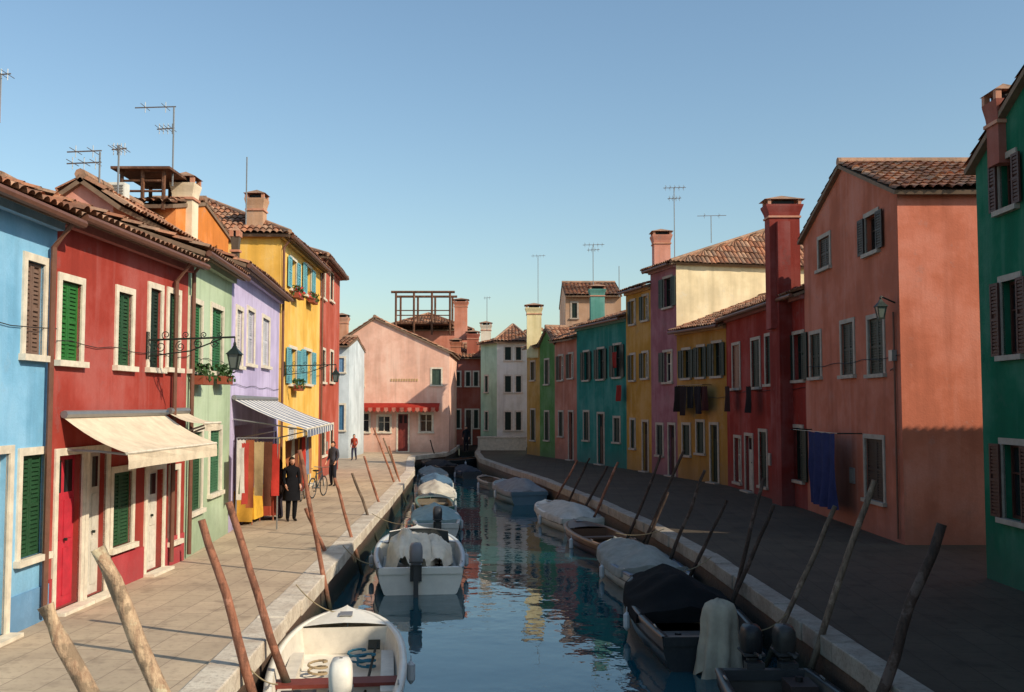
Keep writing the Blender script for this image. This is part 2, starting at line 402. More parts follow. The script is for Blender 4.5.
def chimney(parent,x,y,z0,z1,w,col,d=None):
    d=d or w; M=Matrix.Translation((x,y,0)); mb=MB(); pm=plaster(col); br=plaster(lin(196,138,112))
    mb.box(M,-w/2,w/2,-d/2,d/2,z0,z1-.5,pm)
    mb.box(M,-w/2-.04,w/2+.04,-d/2-.04,d/2+.04,z1-.5,z1-.44,br)
    a=[( -w/2,-d/2),(w/2,-d/2),(w/2,d/2),(-w/2,d/2)]
    rows=[[M@Vector((p*s,q*s,z)) for p,q in a] for s,z in ((1,z1-.44),(1.06,z1-.32),(1.22,z1-.14),(1.25,z1-.08))]
    mb.grid(rows,pm,True)
    for sx in (-1,1):
        for sy in (-1,1): mb.box(M,sx*w*.5-.05,sx*w*.5+.05,sy*d*.5-.05,sy*d*.5+.05,z1-.08,z1+.08,br)
    mb.box(M,-w*.35,w*.35,-d*.35,d*.35,z1-.3,z1+.05,DARKM)
    top=[M@Vector((p*1.35,q*1.35,z1+.08)) for p,q in a]
    ap=M@Vector((0,0,z1+.26))
    for i in range(4): mb.face([top[i],top[(i+1)%4],ap],ROOF)
    mb.face(top,br)
    mb.build('chimney_stack',parent)
def antenna(px,ytop,ybot,Y,bars,side=1):
    t=D(px,ytop,Y); b=D(px,ybot,Y); mb=MB(); b=Vector((t.x,t.y,b.z-.4)); mb.tube([b,t],.022,METAL)
    for (dy,l,kind) in bars:
        z=t.z-dy
        c0=t.x-l*(.5 if side==0 else (1 if side<0 else .1))
        mb.tube([(c0,t.y,z),(c0+l*1.05,t.y,z+.03)],.016,METAL)
        for i in range(kind):
            xx=c0+l*1.05*(i+.5)/kind; mb.tube([(xx,t.y-.3,z+.02),(xx,t.y+.3,z+.02)],.009,METAL,4); mb.tube([(xx,t.y,z-.12),(xx,t.y,z+.14)],.009,METAL,4)
    mb.build('tv_antenna')
# ================= LEFT ROW =================
A=Vector((-6.75,6.5,0)); B=G(47,618); C=G(183,560); Dp=G(228,533); E_=G(277,500); Fp=G(318,480); Gp=G(338,469)
blue,fb=house('blue_house',A,B,5.85,7,lin(120,180,218),[(25,262,43,355,'closed',lin(120,96,84)),(20,455,43,556,'closed',GRN),(-22,455,6,640,'door',lin(190,190,180))],patch=.25,pipes=(8.0,),plinth=(.5,lin(110,162,206)))
redh,fr_=house('red_shop_house',B,C,5.95,7.5,lin(162,62,52),[(59,282,80,361,'closed',lin(44,110,50)),(117,293,131,366,'closed',GRN),(149,289,160,368,'closed',DGRN),(168,294,178,368,'closed',GRN),
  (56,455,80,600,'door',lin(190,48,64)),(87,452,105,595,'door',lin(205,200,188)),(112,472,131,545,'closed',GRN),(146,470,162,575,'door',lin(214,208,196)),(170,470,177,540,'closed',DGRN)],pipes=(4.6,),plinth=(.55,lin(190,54,62)),patch=.4)
grn,fg=house('pale_green_house',C,Dp,6.25,7.5,lin(174,194,162),[(188,303,201,370,'closed',lin(40,110,66)),(211,309,222,372,'closed',lin(50,112,72)),(190,432,201,510,'closed',GRN),(209,430,220,492,'closed',lin(60,110,80))],pipes=(.1,),patch=.4)
pur,fp=house('lilac_house',Dp,E_,6.6,7.5,lin(190,178,216),[(236,310,242,366,'closed',lin(210,205,205)),(247,311,254,364,'closed',lin(196,196,206)),(262,319,269,366,'closed',lin(205,205,214)),(234,425,252,505,'shop',GRN),(258,428,273,505,'shop',GRN)],patch=.3)
yel,fy=house('yellow_house',E_,Fp,8.8,7,lin(240,186,84),[(290,260,296,290,'open',CYAN),(305,267,311,296,'open',CYAN),(289,349,296,384,'open',CYAN),(304,351,311,384,'open',CYAN),(288,428,295,470,'closed',lin(190,190,190)),(303,430,310,475,'door',lin(200,200,190))],roof='hip',rise=1.7,patch=.2,pipes=(.15,))
rtl,frt=house('tall_red_house',Fp,Gp,9.35,7,lin(184,84,64),[(321,268,325,298,'closed',DGRN),(330,273,333,301,'closed',DGRN),(321,350,325,382,'closed',DGRN),(330,352,333,382,'closed',DGRN),(321,425,325,455,'closed',DGRN),(330,425,333,455,'closed',DGRN)],roof='hip',rise=1.4,pipes=(.1,))
w0=D(118,200,24);w1=D(176,200,24)
oh,fo=house('orange_roof_house',(w0.x,24),(w1.x,24),D(120,208,24).z,4.5,lin(220,134,62),[],roof='eaves',rise=.5,gutter=False)
pw=D(40,180,20); pw1=D(104,180,20)
ph,fph=house('pink_roof_house',(pw.x,20.5),(pw1.x,20.5),D(60,200,20).z,5,lin(214,150,132),[],roof='gable',rise=.45,gutter=False)
al=MB(); wd=woodmat(lin(110,70,45),lin(70,46,34)); zt=D(145,208,24).z
for x in (w0.x+.2,(w0.x+w1.x)/2,w1.x-.2):
    for y in (23.7,25.6): al.tube([(x,y,zt-.1),(x,y,zt+.85)],.05,wd)
for z in (zt+.35,zt+.6,zt+.85): al.tube([(w0.x+.2,23.7,z),(w1.x-.2,23.7,z)],.03,wd)
al.box(Matrix(),w0.x,w1.x,23.5,25.8,zt+.85,zt+.91,wd)
al.build('roof_terrace',oh)
ac=MB(); p=D(117,197,22); M=Matrix.Translation(p); ac.box(M,-.22,.22,-.15,.15,-.32,.3,paint(lin(215,215,208),.5,.2,'ac_casing'))
for i in range(9): ac.box(M,-.19,.19,-.17,-.152,-.27+i*.06,-.24+i*.06,paint(lin(120,120,118),.5,.2,'ac_grille'))
ac.box(M,-.3,.3,-.2,.2,-.37,-.321,METAL); ac.build('air_conditioner')
def chim(par,px,yt,yb,Y,w,col,d=None):
    t=D(px,yt,Y); b=D(px,yb,Y); chimney(par,t.x,t.y,b.z-.8,t.z-.25,w,col,d)
chim(grn,186,172,235,25,.5,lin(226,208,180))
chim(yel,257,190,215,33.5,.55,lin(190,150,120)); chim(redh,236,225,262,27,.18,lin(90,80,70))
antenna(174,107,170,24,[(0.02,.95,2),(.55,.4,4)],-1); antenna(100,152,180,21,[(.0,.7,2),(.25,.7,3)],-1); antenna(119,145,175,21,[(.1,.3,4)],0)
antenna(247,157,212,31,[],0)
antenna(538,256,300,75,[(0,1,4)],0); antenna(593,245,292,58,[(0,1.2,5),(.3,.7,4)],0); antenna(674,188,250,46,[(0,1.0,5),(.5,.6,4)],0); antenna(711,216,235,50,[(0,1.4,2)],0); antenna(487,298,325,75,[(0,.5,3)],0)
antenna(1,75,105,22,[(0,.4,3)],0); antenna(619,266,290,58,[],0)
# ================= FAR END =================
Yp=66.5
def X(px,Y,py=440): return D(px,py,Y).x
pg,fpg=house('pink_gabled_house',(X(346,Yp),Yp),(X(449,Yp),Yp),D(347,338,Yp).z,9,lin(238,186,164),[(353,369,363,386,'closed',lin(190,150,120)),(432,369,441,385,'closed',lin(70,90,80)),(356,413,369,432,'glass',DGRN),(378,416,390,432,'glass',DGRN),(398,414,408,448,'door',lin(120,50,44)),(420,414,432,432,'glass',DGRN)],roof='gable',h1=D(448,353,Yp).z,gp=.27,apex=D(374,319,Yp).z,patch=.15)
aw=MB(); rd=clothmat(lin(160,52,42)); wt=clothmat(lin(186,120,104)); u0,z1_=fpg.uz(347,403); u1,_=fpg.uz(440,403)
n=24
for i in range(n):
    a=u0+(u1-u0)*i/n; b=u0+(u1-u0)*(i+1)/n
    aw.face([fpg.W(a,.03,z1_),fpg.W(b,.03,z1_),fpg.W(b,.9,z1_-.3),fpg.W(a,.9,z1_-.3)],rd)
    aw.face([fpg.W(a,.9,z1_-.3),fpg.W(b,.9,z1_-.3),fpg.W(b,.9,z1_-.48),fpg.W((a+b)/2,.9,z1_-.62),fpg.W(a,.9,z1_-.48)],rd if i%2 else wt)
aw.build('shop_awning')
ab=MB(); q=D(405,380,Yp-.03)
for i in range(11): ab.box(Matrix.Translation((q.x-.9+i*.17,Yp-.02,q.z)),-.04,.04,-.015,.015,-.09,.09,paint(lin(190,160,110),.6,.2,'sign_letters'))
ab.build('wall_lettering')
house('pale_blue_house',(X(334,58),58.5),(X(347,58),58.5),D(340,346,58).z,6,lin(200,212,220),[(339,358,344,372,'closed',lin(120,160,200)),(339,405,344,430,'closed',lin(80,130,170))],roof='eaves',rise=.6,gutter=False,far=True)
Yb=84
bh,fbh=house('brick_red_house',(X(376,Yb),Yb),(X(470,Yb),Yb),D(420,330,Yb).z,10,lin(202,128,106),[(455,345,461,357,'closed',DGRN),(455,372,461,390,'closed',DGRN)],roof='hip',rise=1.7,far=True,gutter=False)
bt=MB(); t0=D(396,292,82);t1=D(450,292,82); tb=D(396,325,82).z
for x in (t0.x,(2*t0.x+t1.x)/3,(t0.x+2*t1.x)/3,t1.x):
    for y in (82,85.5): bt.tube([(x,y,tb-.8),(x,y,t0.z)],.09,wd)
for y in (82,85.5): bt.tube([(t0.x-.4,y,t0.z),(t1.x+.4,y,t0.z)],.11,wd)
for z in (.8,1.2): bt.tube([(t0.x,82,tb+z),(t1.x,82,tb+z)],.05,wd)
bt.box(Matrix(),t0.x-.2,t1.x+.2,82,85.5,tb+.1,tb+.22,wd); bt.build('roof_terrace',bh)
house('dark_red_far_house',(X(452,78),78),(X(482,78),78),D(465,358,78).z,8,lin(166,88,70),[(456,372,460,386,'closed',DGRN),(466,372,470,386,'closed',DGRN),(474,372,478,386,'closed',DGRN),(456,410,460,428,'closed',DGRN),(466,410,471,440,'door',lin(60,40,34)),(474,410,478,428,'closed',DGRN)],rise=1.2,far=True,gutter=False)
chim(bh,461,298,330,80,1.0,lin(200,130,105)); chim(bh,473,330,358,79,.9,lin(180,104,84)); chim(bh,456,338,355,79,.8,lin(190,120,90)); chim(pg,342,313,345,68,.8,lin(196,140,110)); chim(pg,486,321,345,76,.75,lin(214,204,186))
house('white_corner_house',(X(497,74),73.5),(X(529,74),73.5),D(510,342,74).z,8,lin(232,228,214),[(505,347,511,360,'closed',DGRN),(516,347,521,360,'closed',DGRN),(505,376,511,392,'closed',DGRN),(516,376,521,392,'closed',DGRN),(505,412,511,430,'closed',DGRN),(516,412,521,430,'closed',DGRN)],roof='hip',rise=1.4,far=True,gutter=False,patch=.15)
house('mint_green_house',(X(480,74),75.5),(X(497,74),73.52),D(490,343,74).z,8,lin(184,220,190),[(485,376,488,392,'closed',DGRN),(485,412,488,430,'closed',DGRN)],roof='eaves',rise=1.0,far=True,gutter=False,patch=.2)
pwall=MB(); pwall.box(Matrix(),X(478,69),X(526,69),68.8,69.1,-.05,.85,paint(lin(205,196,176),.9,.4,'parapet_render')); pwall.box(Matrix(),X(477,69),X(527,69),68.75,69.15,.852,.95,KERB); pwall.build('parapet_wall')
# ================= RIGHT ROW (points far -> near) =================
SHADE_K=.5  # from here the shade on the right row is painted into its fronts
rp={}
for k,(x,y) in {'527':(527,454),'540':(540,456),'555':(555,458.2),'577':(577,461.2),'627':(627,469),'652':(652,473),'678':(678,477.5),'728':(728,485.5),'808':(808,510),'905':(905,545)}.items(): rp[k]=G(x,y)
def ht(px,py,k): return D(px,py,rp[k].y).z
O='open'
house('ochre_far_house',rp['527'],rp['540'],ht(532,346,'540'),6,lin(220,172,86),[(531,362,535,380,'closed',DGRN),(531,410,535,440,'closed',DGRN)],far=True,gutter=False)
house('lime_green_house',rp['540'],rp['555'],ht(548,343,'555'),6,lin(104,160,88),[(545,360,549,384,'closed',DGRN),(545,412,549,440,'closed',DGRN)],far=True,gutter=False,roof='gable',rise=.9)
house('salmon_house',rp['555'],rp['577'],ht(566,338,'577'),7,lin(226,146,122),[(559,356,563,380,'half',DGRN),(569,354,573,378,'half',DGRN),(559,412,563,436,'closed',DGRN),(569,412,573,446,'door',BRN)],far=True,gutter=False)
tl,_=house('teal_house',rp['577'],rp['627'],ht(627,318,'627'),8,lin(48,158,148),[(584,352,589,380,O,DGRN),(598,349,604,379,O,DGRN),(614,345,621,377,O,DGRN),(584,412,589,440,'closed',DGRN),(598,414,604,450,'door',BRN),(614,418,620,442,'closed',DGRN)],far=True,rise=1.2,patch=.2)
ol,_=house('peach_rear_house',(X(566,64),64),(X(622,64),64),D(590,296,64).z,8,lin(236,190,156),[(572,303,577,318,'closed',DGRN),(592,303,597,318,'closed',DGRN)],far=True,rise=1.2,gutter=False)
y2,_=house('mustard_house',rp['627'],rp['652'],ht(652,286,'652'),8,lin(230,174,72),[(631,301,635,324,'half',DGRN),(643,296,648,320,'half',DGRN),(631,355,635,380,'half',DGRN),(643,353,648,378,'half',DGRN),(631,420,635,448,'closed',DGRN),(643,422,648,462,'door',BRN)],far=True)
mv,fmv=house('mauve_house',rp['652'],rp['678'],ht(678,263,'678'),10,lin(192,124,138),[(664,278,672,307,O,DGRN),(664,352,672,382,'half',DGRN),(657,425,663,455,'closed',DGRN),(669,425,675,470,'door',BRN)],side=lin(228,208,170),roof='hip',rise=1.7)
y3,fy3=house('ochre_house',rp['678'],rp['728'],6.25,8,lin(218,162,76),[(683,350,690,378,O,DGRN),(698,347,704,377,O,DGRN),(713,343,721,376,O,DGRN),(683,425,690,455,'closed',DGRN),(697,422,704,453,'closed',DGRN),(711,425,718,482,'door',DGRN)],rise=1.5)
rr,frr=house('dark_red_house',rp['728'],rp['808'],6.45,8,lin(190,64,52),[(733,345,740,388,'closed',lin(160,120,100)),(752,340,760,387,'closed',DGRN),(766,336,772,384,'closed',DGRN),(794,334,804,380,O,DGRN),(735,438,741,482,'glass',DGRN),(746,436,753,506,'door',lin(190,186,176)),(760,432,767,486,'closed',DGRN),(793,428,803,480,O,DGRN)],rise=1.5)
SHADE_K=.6
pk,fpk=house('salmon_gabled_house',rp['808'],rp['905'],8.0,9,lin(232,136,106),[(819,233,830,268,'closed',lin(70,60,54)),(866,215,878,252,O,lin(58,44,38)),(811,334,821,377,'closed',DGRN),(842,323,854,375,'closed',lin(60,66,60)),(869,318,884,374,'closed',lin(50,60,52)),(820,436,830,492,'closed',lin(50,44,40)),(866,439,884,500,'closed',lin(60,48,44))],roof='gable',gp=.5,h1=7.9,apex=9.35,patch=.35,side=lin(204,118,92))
SHADE_K=.56
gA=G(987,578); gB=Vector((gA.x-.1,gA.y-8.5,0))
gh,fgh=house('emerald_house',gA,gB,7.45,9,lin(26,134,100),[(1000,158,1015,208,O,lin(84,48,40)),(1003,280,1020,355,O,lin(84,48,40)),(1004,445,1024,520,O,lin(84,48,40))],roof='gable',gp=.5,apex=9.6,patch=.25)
house('unseen_neighbour_house',gB+Vector((.05,-.05,0)),Vector((gB.x+.1,gB.y-17,0)),7.4,9,lin(190,110,84),[],patch=.3,far=True)  # out of view, added so the near right quay lies in shade
u,_=frr.uz(788,400); cp=frr.W(u,.12,0); t=D(788,196,cp.y)
cm=MB(); cm.box(frr.M,u-.5,u+.5,.002,.4,0,t.z-.9,plaster(tuple(c*.6 for c in lin(160,58,50)),.5)); cm.build('chimney_breast',rr)  # breast colour lowered for shade like the fronts of this row
cc=frr.W(u,.1,0); chimney(rr,cc.x,cc.y,5.5,t.z-.25,.95,lin(140,58,50),.6)
chim(mv,661,229,265,46,.75,lin(206,140,120)); chim(tl,597,284,322,57,.8,lin(90,150,140)); chim(tl,617,316,335,55,.4,lin(150,90,70)); chim(ol,534,303,345,62,.9,lin(226,210,160),.9); chim(gh,1003,84,120,17.2,.42,lin(150,84,70)); chim(mv,640,283,300,50,.6,lin(180,130,100))
def cloth(name,p,q,h,rgb,seed=0,parent=None,sway=.05):
    p=Vector(p);q=Vector(q); d=(q-p); w=d.length; d.normalize(); nn=d.cross(Z); mb=MB(); m=clothmat(rgb); rows=[]
    nx=max(6,int(w/.05)); nz=max(6,int(h/.1))
    for j in range(nz+1):
        row=[]
        for i in range(nx+1):
            x=i/nx; z=j/nz
            amp=sway*(.3+z)
            off=amp*math.sin(x*w*9+seed+z*1.2)+amp*.6*noise.noise(Vector((x*w*3,z*h*1.5,seed)))
            row.append(p+d*(x*w*(1-.06*z)+.03*w*z)+nn*off-Z*(z*h+.03*abs(math.sin(x*math.pi*3))*(1-z)))
        rows.append(row)
    mb.grid(rows,m); return mb.build(name,parent,True)
a=Vector(fpk.W(fpk.uz(829,430)[0],.55,fpk.uz(843,432)[1])); b=Vector(fpk.W(fpk.uz(856,430)[0],.55,a.z))
cloth('hanging_bedsheet',a,b,1.95,lin(50,56,96),2,None,.07)
lb=MB(); 
for q in (fpk.W(fpk.uz(812,431)[0],0,a.z),fpk.W(fpk.uz(862,431)[0],0,a.z)): lb.tube([q,q+fpk.n*.62],.018,IRON)
lb.tube([fpk.W(fpk.uz(812,431)[0],.55,a.z),fpk.W(fpk.uz(862,431)[0],.55,a.z)],.006,WHITE,4); lb.build('clothes_line')
for i,(x,c) in enumerate(((683,(34,30,30)),(689,(44,36,38)),(696,(30,30,34)),(703,(38,34,40)),(709,(60,34,34)),(735,(50,34,34)),(757,(36,32,34)))):
    Fq=fy3 if x<728 else frr
    u,z=Fq.uz(x,386); cloth('hanging_laundry',Fq.W(u,.4,z),Fq.W(u+.62,.4,z),.9+.5*R(),lin(*c),i)
lb=MB(); u0,z0=fy3.uz(682,386); u1,_=fy3.uz(715,386); lb.tube([fy3.W(u0+.3,.4,z0+.01),fy3.W(u1-.3,.4,z0+.01)],.008,WHITE_S,4)
for uu in (u0+.3,u1-.3): lb.tube([fy3.W(uu,0,z0),fy3.W(uu,.42,z0)],.015,IRON)
lb.build('clothes_line')
for x,y in ((618,352),(622,385)):
    u,z=HN['teal_house'][1].uz(x,y); cloth('hanging_laundry',HN['teal_house'][1].W(u,.3,z),HN['teal_house'][1].W(u+.6,.3,z),.8,lin(130,44,40),x)
# ================= GROUND, CANAL =================
LB=[(-3.1,-25),(-3.1,5),(-3.2,10.8),(-3.52,20),(-4.0,32.6),(-4.65,47.5),(-5.5,56),(-5.9,61),(-4.3,65.2),(-4.1,70),(-4.1,78)]
RB=[(4.3,-25),(4.28,5),(4.25,10.8),(4.15,14.4),(3.96,21),(3.5,26.5),(2.8,32),(1.9,38),(1.2,42.5),(-.1,49),(-1.87,58.5),(-2.4,66),(-2.5,78)]
def bank(g,poly,sgn,mat):
    for i in range(len(poly)-1):
        (x0,y0),(x1,y1)=poly[i],poly[i+1]; X_=sgn*400
        g.face([(x0,y0,0),(x1,y1,0),(X_,y1,0),(X_,y0,0)],mat)
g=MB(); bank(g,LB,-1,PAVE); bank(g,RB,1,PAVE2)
g.face([(-400,78,0),(400,78,0),(900,1500,0),(-900,1500,0)],PAVE)
g.build('quay_pavement')
wl=MB()
for poly,s in ((LB,-1),(RB,1)):
    for i in range(len(poly)-1):
        (x0,y0),(x1,y1)=poly[i],poly[i+1]; wl.face([(x0+s*.03,y0,-.02),(x1+s*.03,y1,-.02),(x1,y1,-2),(x0,y0,-2)],BANK)
wl.face([(-4.1,78,0),(-2.5,78,0),(-2.5,78,-2),(-4.1,78,-2)],BANK)
wl.build('canal_wall')
def kerb(poly,s,name,mat,w):
    mb=MB()
    for i in range(len(poly)-1):
        a=Vector((*poly[i],0));b=Vector((*poly[i+1],0)); d=(b-a); L=d.length; d.normalize(); nrm=Vector((d.y,-d.x,0))*s
        if nrm.x*s<0: nrm=-nrm
        n=max(1,round(L/1.35)); 
        for k in range(n):
            p=a+d*(L*k/n+.006); q=a+d*(L*(k+1)/n-.006); j=(R()-.5)*.02; jo=(R()-.5)*.03
            M=Matrix(((d.x,nrm.x,0,p.x),(d.y,nrm.y,0,p.y),(0,0,1,0),(0,0,0,1)))
            mb.box(M,0,(q-p).length,-.05+jo,w,-.24,.022+j,mat)
    mb.build(name,None,False,.018)
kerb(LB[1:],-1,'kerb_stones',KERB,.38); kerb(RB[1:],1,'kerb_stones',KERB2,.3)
wa=MB(); wa.face([(-9,-25,-.85),(7,-25,-.85),(7,79,-.85),(-9,79,-.85)],WATER); wa.build('canal_water')
bd=MB(); bd.face([(-9,-25,-2),(7,-25,-2),(7,79,-2),(-9,79,-2)],BANK); bd.build('canal_bed')
def bx(poly,Y):
    for i in range(len(poly)-1):
        if poly[i][1]<=Y<=poly[i+1][1]:
            t=(Y-poly[i][1])/(poly[i+1][1]-poly[i][1]); return poly[i][0]+t*(poly[i+1][0]-poly[i][0])
# ================= MOORING POLES =================
WB=woodmat(lin(160,106,82),lin(120,76,58)); WP=woodmat(lin(196,170,140),lin(140,112,90)); WD=woodmat(lin(78,58,48),lin(48,38,33)); WR=woodmat(lin(130,110,92),lin(84,68,58))
def pole(px0,py0,px1,py1,poly,s,r,mat,off=.16):
    d=ray(px1,py1); Y=None; y=5.0; prev=None
    while y<75:
        v=d.x/d.y*y-(bx(poly,y)-s*off)
        if prev is not None and prev*v<=0: Y=y; break
        prev=v; y+=.05
    if Y is None: return
    b=D(px1,py1,Y); t=D(px0,py0,Y-.1)
    if not(-1.6<b.z<.6): return
    d=(b-t); k=(-1.7-t.z)/d.z; e=t+d*k
    pts=[];rr=[]; sd=R()*50; n=12
    for i in range(n+1):
        q=e.lerp(t,i/n); am=.04
        pts.append(q+Vector((noise.noise(Vector((i*.4,sd,0)))*am,noise.noise(Vector((i*.4,sd,9)))*am,0))); rr.append(r*(1.12-.3*i/n)*(1+.12*noise.noise(Vector((i*1.3,sd,4)))))
    mb=MB(); mb.tube(pts,rr,mat,12); 
    mb.build('mooring_pole',None,True)
for a in ((48,605,135,785,.08,WP),(97,548,180,738,.085,WP),(203,520,250,682,.058,WB),(229,502,272,640,.056,WB),(299,450,330,612,.046,WB),(306,508,351,612,.046,WB),
          (334,478,362,575,.042,WB),(352,473,381,550,.042,WR),(364,456,392,540,.042,WB),(374,428,408,520,.042,WB),(383,438,412,512,.042,WR),(394,440,420,505,.045,WB),(403,440,428,500,.045,WB),(410,446,432,495,.045,WB),(398,455,416,512,.045,WB),(420,444,436,480,.045,WD),(430,440,440,472,.045,WD),(389,446,408,508,.04,WB),(412,452,427,492,.045,WB)):
    pole(a[0],a[1],a[2],a[3],LB,-1,a[4],a[5])
for a in ((941,524,884,685,.065,WD),(874,480,812,665,.048,WR),(836,506,786,618,.042,WR),(773,505,738,590,.042,WD),(764,478,735,592,.04,WD),(727,500,700,556,.042,WD),(705,470,674,550,.042,WD),(684,450,646,537,.042,WD),(661,455,632,528,.042,WD),(668,492,650,535,.042,WD),
          (618,462,598,508,.045,WB),(607,466,588,502,.045,WD),(590,458,572,494,.045,WD),(578,460,562,488,.045,WB)):
    pole(a[0],a[1],a[2],a[3],RB,1,a[4],a[5])
# ================= BOATS =================
def bprof(t,B):
    if t<.4: return B/2*(.86+.14*math.sin(t/.4*math.pi/2))
    x=(t-.4)/.6; return max(.015,B/2*(1-x**2.6)**.62)
def boat(name,cx,cy,head,L,B,hull,inner,fb=.42,cover=None,dome=.3,deck=.25,seats=(),seatc=None,motor=None,cov_rng=(0,1),stripe=None,bundle=None,clutter=0):
    """cx,cy = centre; head = angle of the bow from +Y, positive to the left"""
    E=empty(name); d=Vector((-math.sin(head),math.cos(head),0)); s=Vector((d.y,-d.x,0)); o=Vector((cx,cy,-.85))-d*(L/2)
    M=Matrix(((d.x,s.x,0,o.x),(d.y,s.y,0,o.y),(0,0,1,o.z),(0,0,0,1)))
    W=lambda x,y,z: M@Vector((x,y,z))
    hm=paint(hull,.35,.18,'hull_gelcoat',sc=2); im=paint(inner,.6,.3,'boat_interior',sc=3); st=paint(stripe,.4,.2,'rubbing_strake') if stripe else hm
    n=18; mb=MB(); zg=lambda t: fb*(1+.3*t*t)
    rows=[];rowi=[];rim=[]
    for i in range(n+1):
        t=i/n; b=bprof(t,B); x=L*t; g=zg(t); rk=.2*max(0,t-.6)**1.5*L*.5
        half=[(b,g),(b*1.0,g-.06),(b*.97,g*.5),(b*.86,.02),(b*.55,-.12),(0,-.2)]
        r=[W(x+rk*(z/g),-y,z) for y,z in half]+[W(x+rk*(z/g),y,z) for y,z in reversed(half[:-1])]
        rows.append(r)
        w=min(.09,b*.6)
        rim.append(([W(x+rk,-b-.015,g-.03),W(x+rk,-b-.01,g+.02),W(x+rk,-(b-w),g+.02),W(x+rk,-(b-w),g-.03)],[W(x+rk,b+.015,g-.03),W(x+rk,b+.01,g+.02),W(x+rk,b-w,g+.02),W(x+rk,b-w,g-.03)]))
        rowi.append([W(x+rk,-(b-w),g),W(x+rk*.5,-(b-w)*.93,.14),W(x,0,.12),W(x+rk*.5,(b-w)*.93,.14),W(x+rk,b-w,g)])
    mb.grid(rows,hm); mb.face(rows[0],hm)
    mb.grid(rowi,im); mb.face([W(.06,-B*.4,.12),W(.06,-B*.42,zg(0)-.05),W(.06,B*.42,zg(0)-.05),W(.06,B*.4,.12)],im)
    mb.grid([r[0] for r in rim],st,False); mb.grid([r[1] for r in rim],st,False)
    mb.build('hull',E,True)
    pb=MB()
    b0=bprof(0,B); pb.box(M,-.03,.09,-b0+.02,b0-.02,zg(0)-.12,zg(0)+.015,hm)
    dkz=paint(tuple(c*.25 for c in hull),.5,.2,'boot_stripe')
    for sg in (-1,1): pb.grid([[W(L*i/n,sg*(bprof(i/n,B)*.985+.006),zg(i/n)*.62),W(L*i/n,sg*(bprof(i/n,B)*.975+.006),zg(i/n)*.55)] for i in range(n)],dkz)
    if deck>0:
        k0=int(n*(1-deck)); rws=[]
        for i in range(k0,n+1):
            t=i/n;b=max(.01,bprof(t,B)-.05);g=zg(t)+.012; rk=.2*max(0,t-.6)**1.5*L*.5; rws.append([W(L*t+rk,-b,g),W(L*t+rk,-b*.5,g+.035),W(L*t+rk,0,g+.05),W(L*t+rk,b*.5,g+.035),W(L*t+rk,b,g)])
        pb.grid(rws,hm); t=k0/n; b=bprof(t,B)-.07; pb.face([W(L*t+.005,-b,zg(t)),W(L*t+.005,b,zg(t)),W(L*t+.005,b*.9,.13),W(L*t+.005,-b*.9,.13)],im)
        pb.box(M,L*.86,L*.92,-.1,.1,zg(.9)+.06,zg(.9)+.08,METAL)
    for sx in seats:
        t=sx/L; b=bprof(t,B)-.1; pb.box(M,sx-.16,sx+.16,-b,b,zg(t)-.17,zg(t)-.12,paint(seatc or inner,.6,.3,'seat_wood')); pb.box(M,sx-.05,sx+.05,-b*.8,b*.8,.13,zg(t)-.171,im)
    for sg in (-1,1):
        pb.tube([W(.5,sg*(bprof(.1,B)-.04),zg(.1)+.05),W(.66,sg*(bprof(.1,B)-.04),zg(.1)+.05)],.014,METAL)
        xx=L*.45; y=sg*(bprof(.45,B)+.075); g=zg(.45); pb.tube([W(xx,y,g-.02),W(xx,y,g-.1),W(xx,y,g-.15),W(xx,y,g-.36),W(xx,y,g-.42)],[.006,.01,.06,.06,.015],paint(lin(190,196,200),.4,.2,'fender_rubber'),8)
    if clutter:
        rc=clothmat(lin(60,110,130)); 
        for k in range(3):
            cx0=L*.5+.3*k; cy0=(R()-.5)*B*.4; pb.tube([W(cx0+.13*math.cos(a*.6),cy0+.13*math.sin(a*.6),.16+.008*a) for a in range(26)],.018,rc if k else clothmat(lin(170,150,120)),5)
        pb.box(M,.3,.75,-B*.36,-B*.12,.13,.4,paint(lin(60,50,48),.5,.2,'fuel_tank')); pb.tube([W(.5,-B*.24,.4),W(.5,-B*.24,.46)],.05,DARKM,8)
        for sg in (-1,1): pb.box(M,L*.2,L*.66,sg*(B*.36)-.09,sg*(B*.36)+.09,.12,.3,im)
        pb.tube([W(L*.25,B*.2,.2),W(L*.72,B*.27,.34)],.02,WR,6); pb.box(M,L*.66,L*.8,B*.2,B*.3,.31,.33,WR)
    pb.build('fittings',E)
    if cover:
        cm=clothmat(cover,'tarpaulin'); rws=[]; t0,t1=cov_rng; m=26; sd=R()*30
        for i in range(m+1):
            t=t0+(t1-t0)*i/m; b=bprof(t,B)+.03; g=zg(t); rk=.2*max(0,t-.6)**1.5*L*.5; e=i/m; dm=dome*(math.sin(min(1,e*3+.12)*math.pi/2))*(math.sin(min(1,(1-e)*1.7+.1)*math.pi/2))
            row=[]
            for j in range(19):
                y=-1+2*j/18; ay=abs(y)
                if ay>.98: z=g-.12-.04*abs(math.sin(i*1.3)); yy=b*1.02*(1 if y>0 else -1)
                elif ay>.85: z=g+.03; yy=b*(1 if y>0 else -1)
                else: z=g+.03+dm*(1-(ay/.85)**1.25); yy=b*y/.85
                z+=.09*noise.noise(Vector((t*L*2.2,y*2.5,sd)))*(1 if ay<.85 else .3)-.035*abs(math.sin(t*L*3.3+sd))*(ay*(1-ay)*4)
                row.append(W(L*t+rk,yy,z))
            rws.append(row)
        c=MB(); c.grid(rws,cm); c.face(rws[0],cm); c.face(rws[-1],cm); c.build('tarpaulin_cover',E,True)
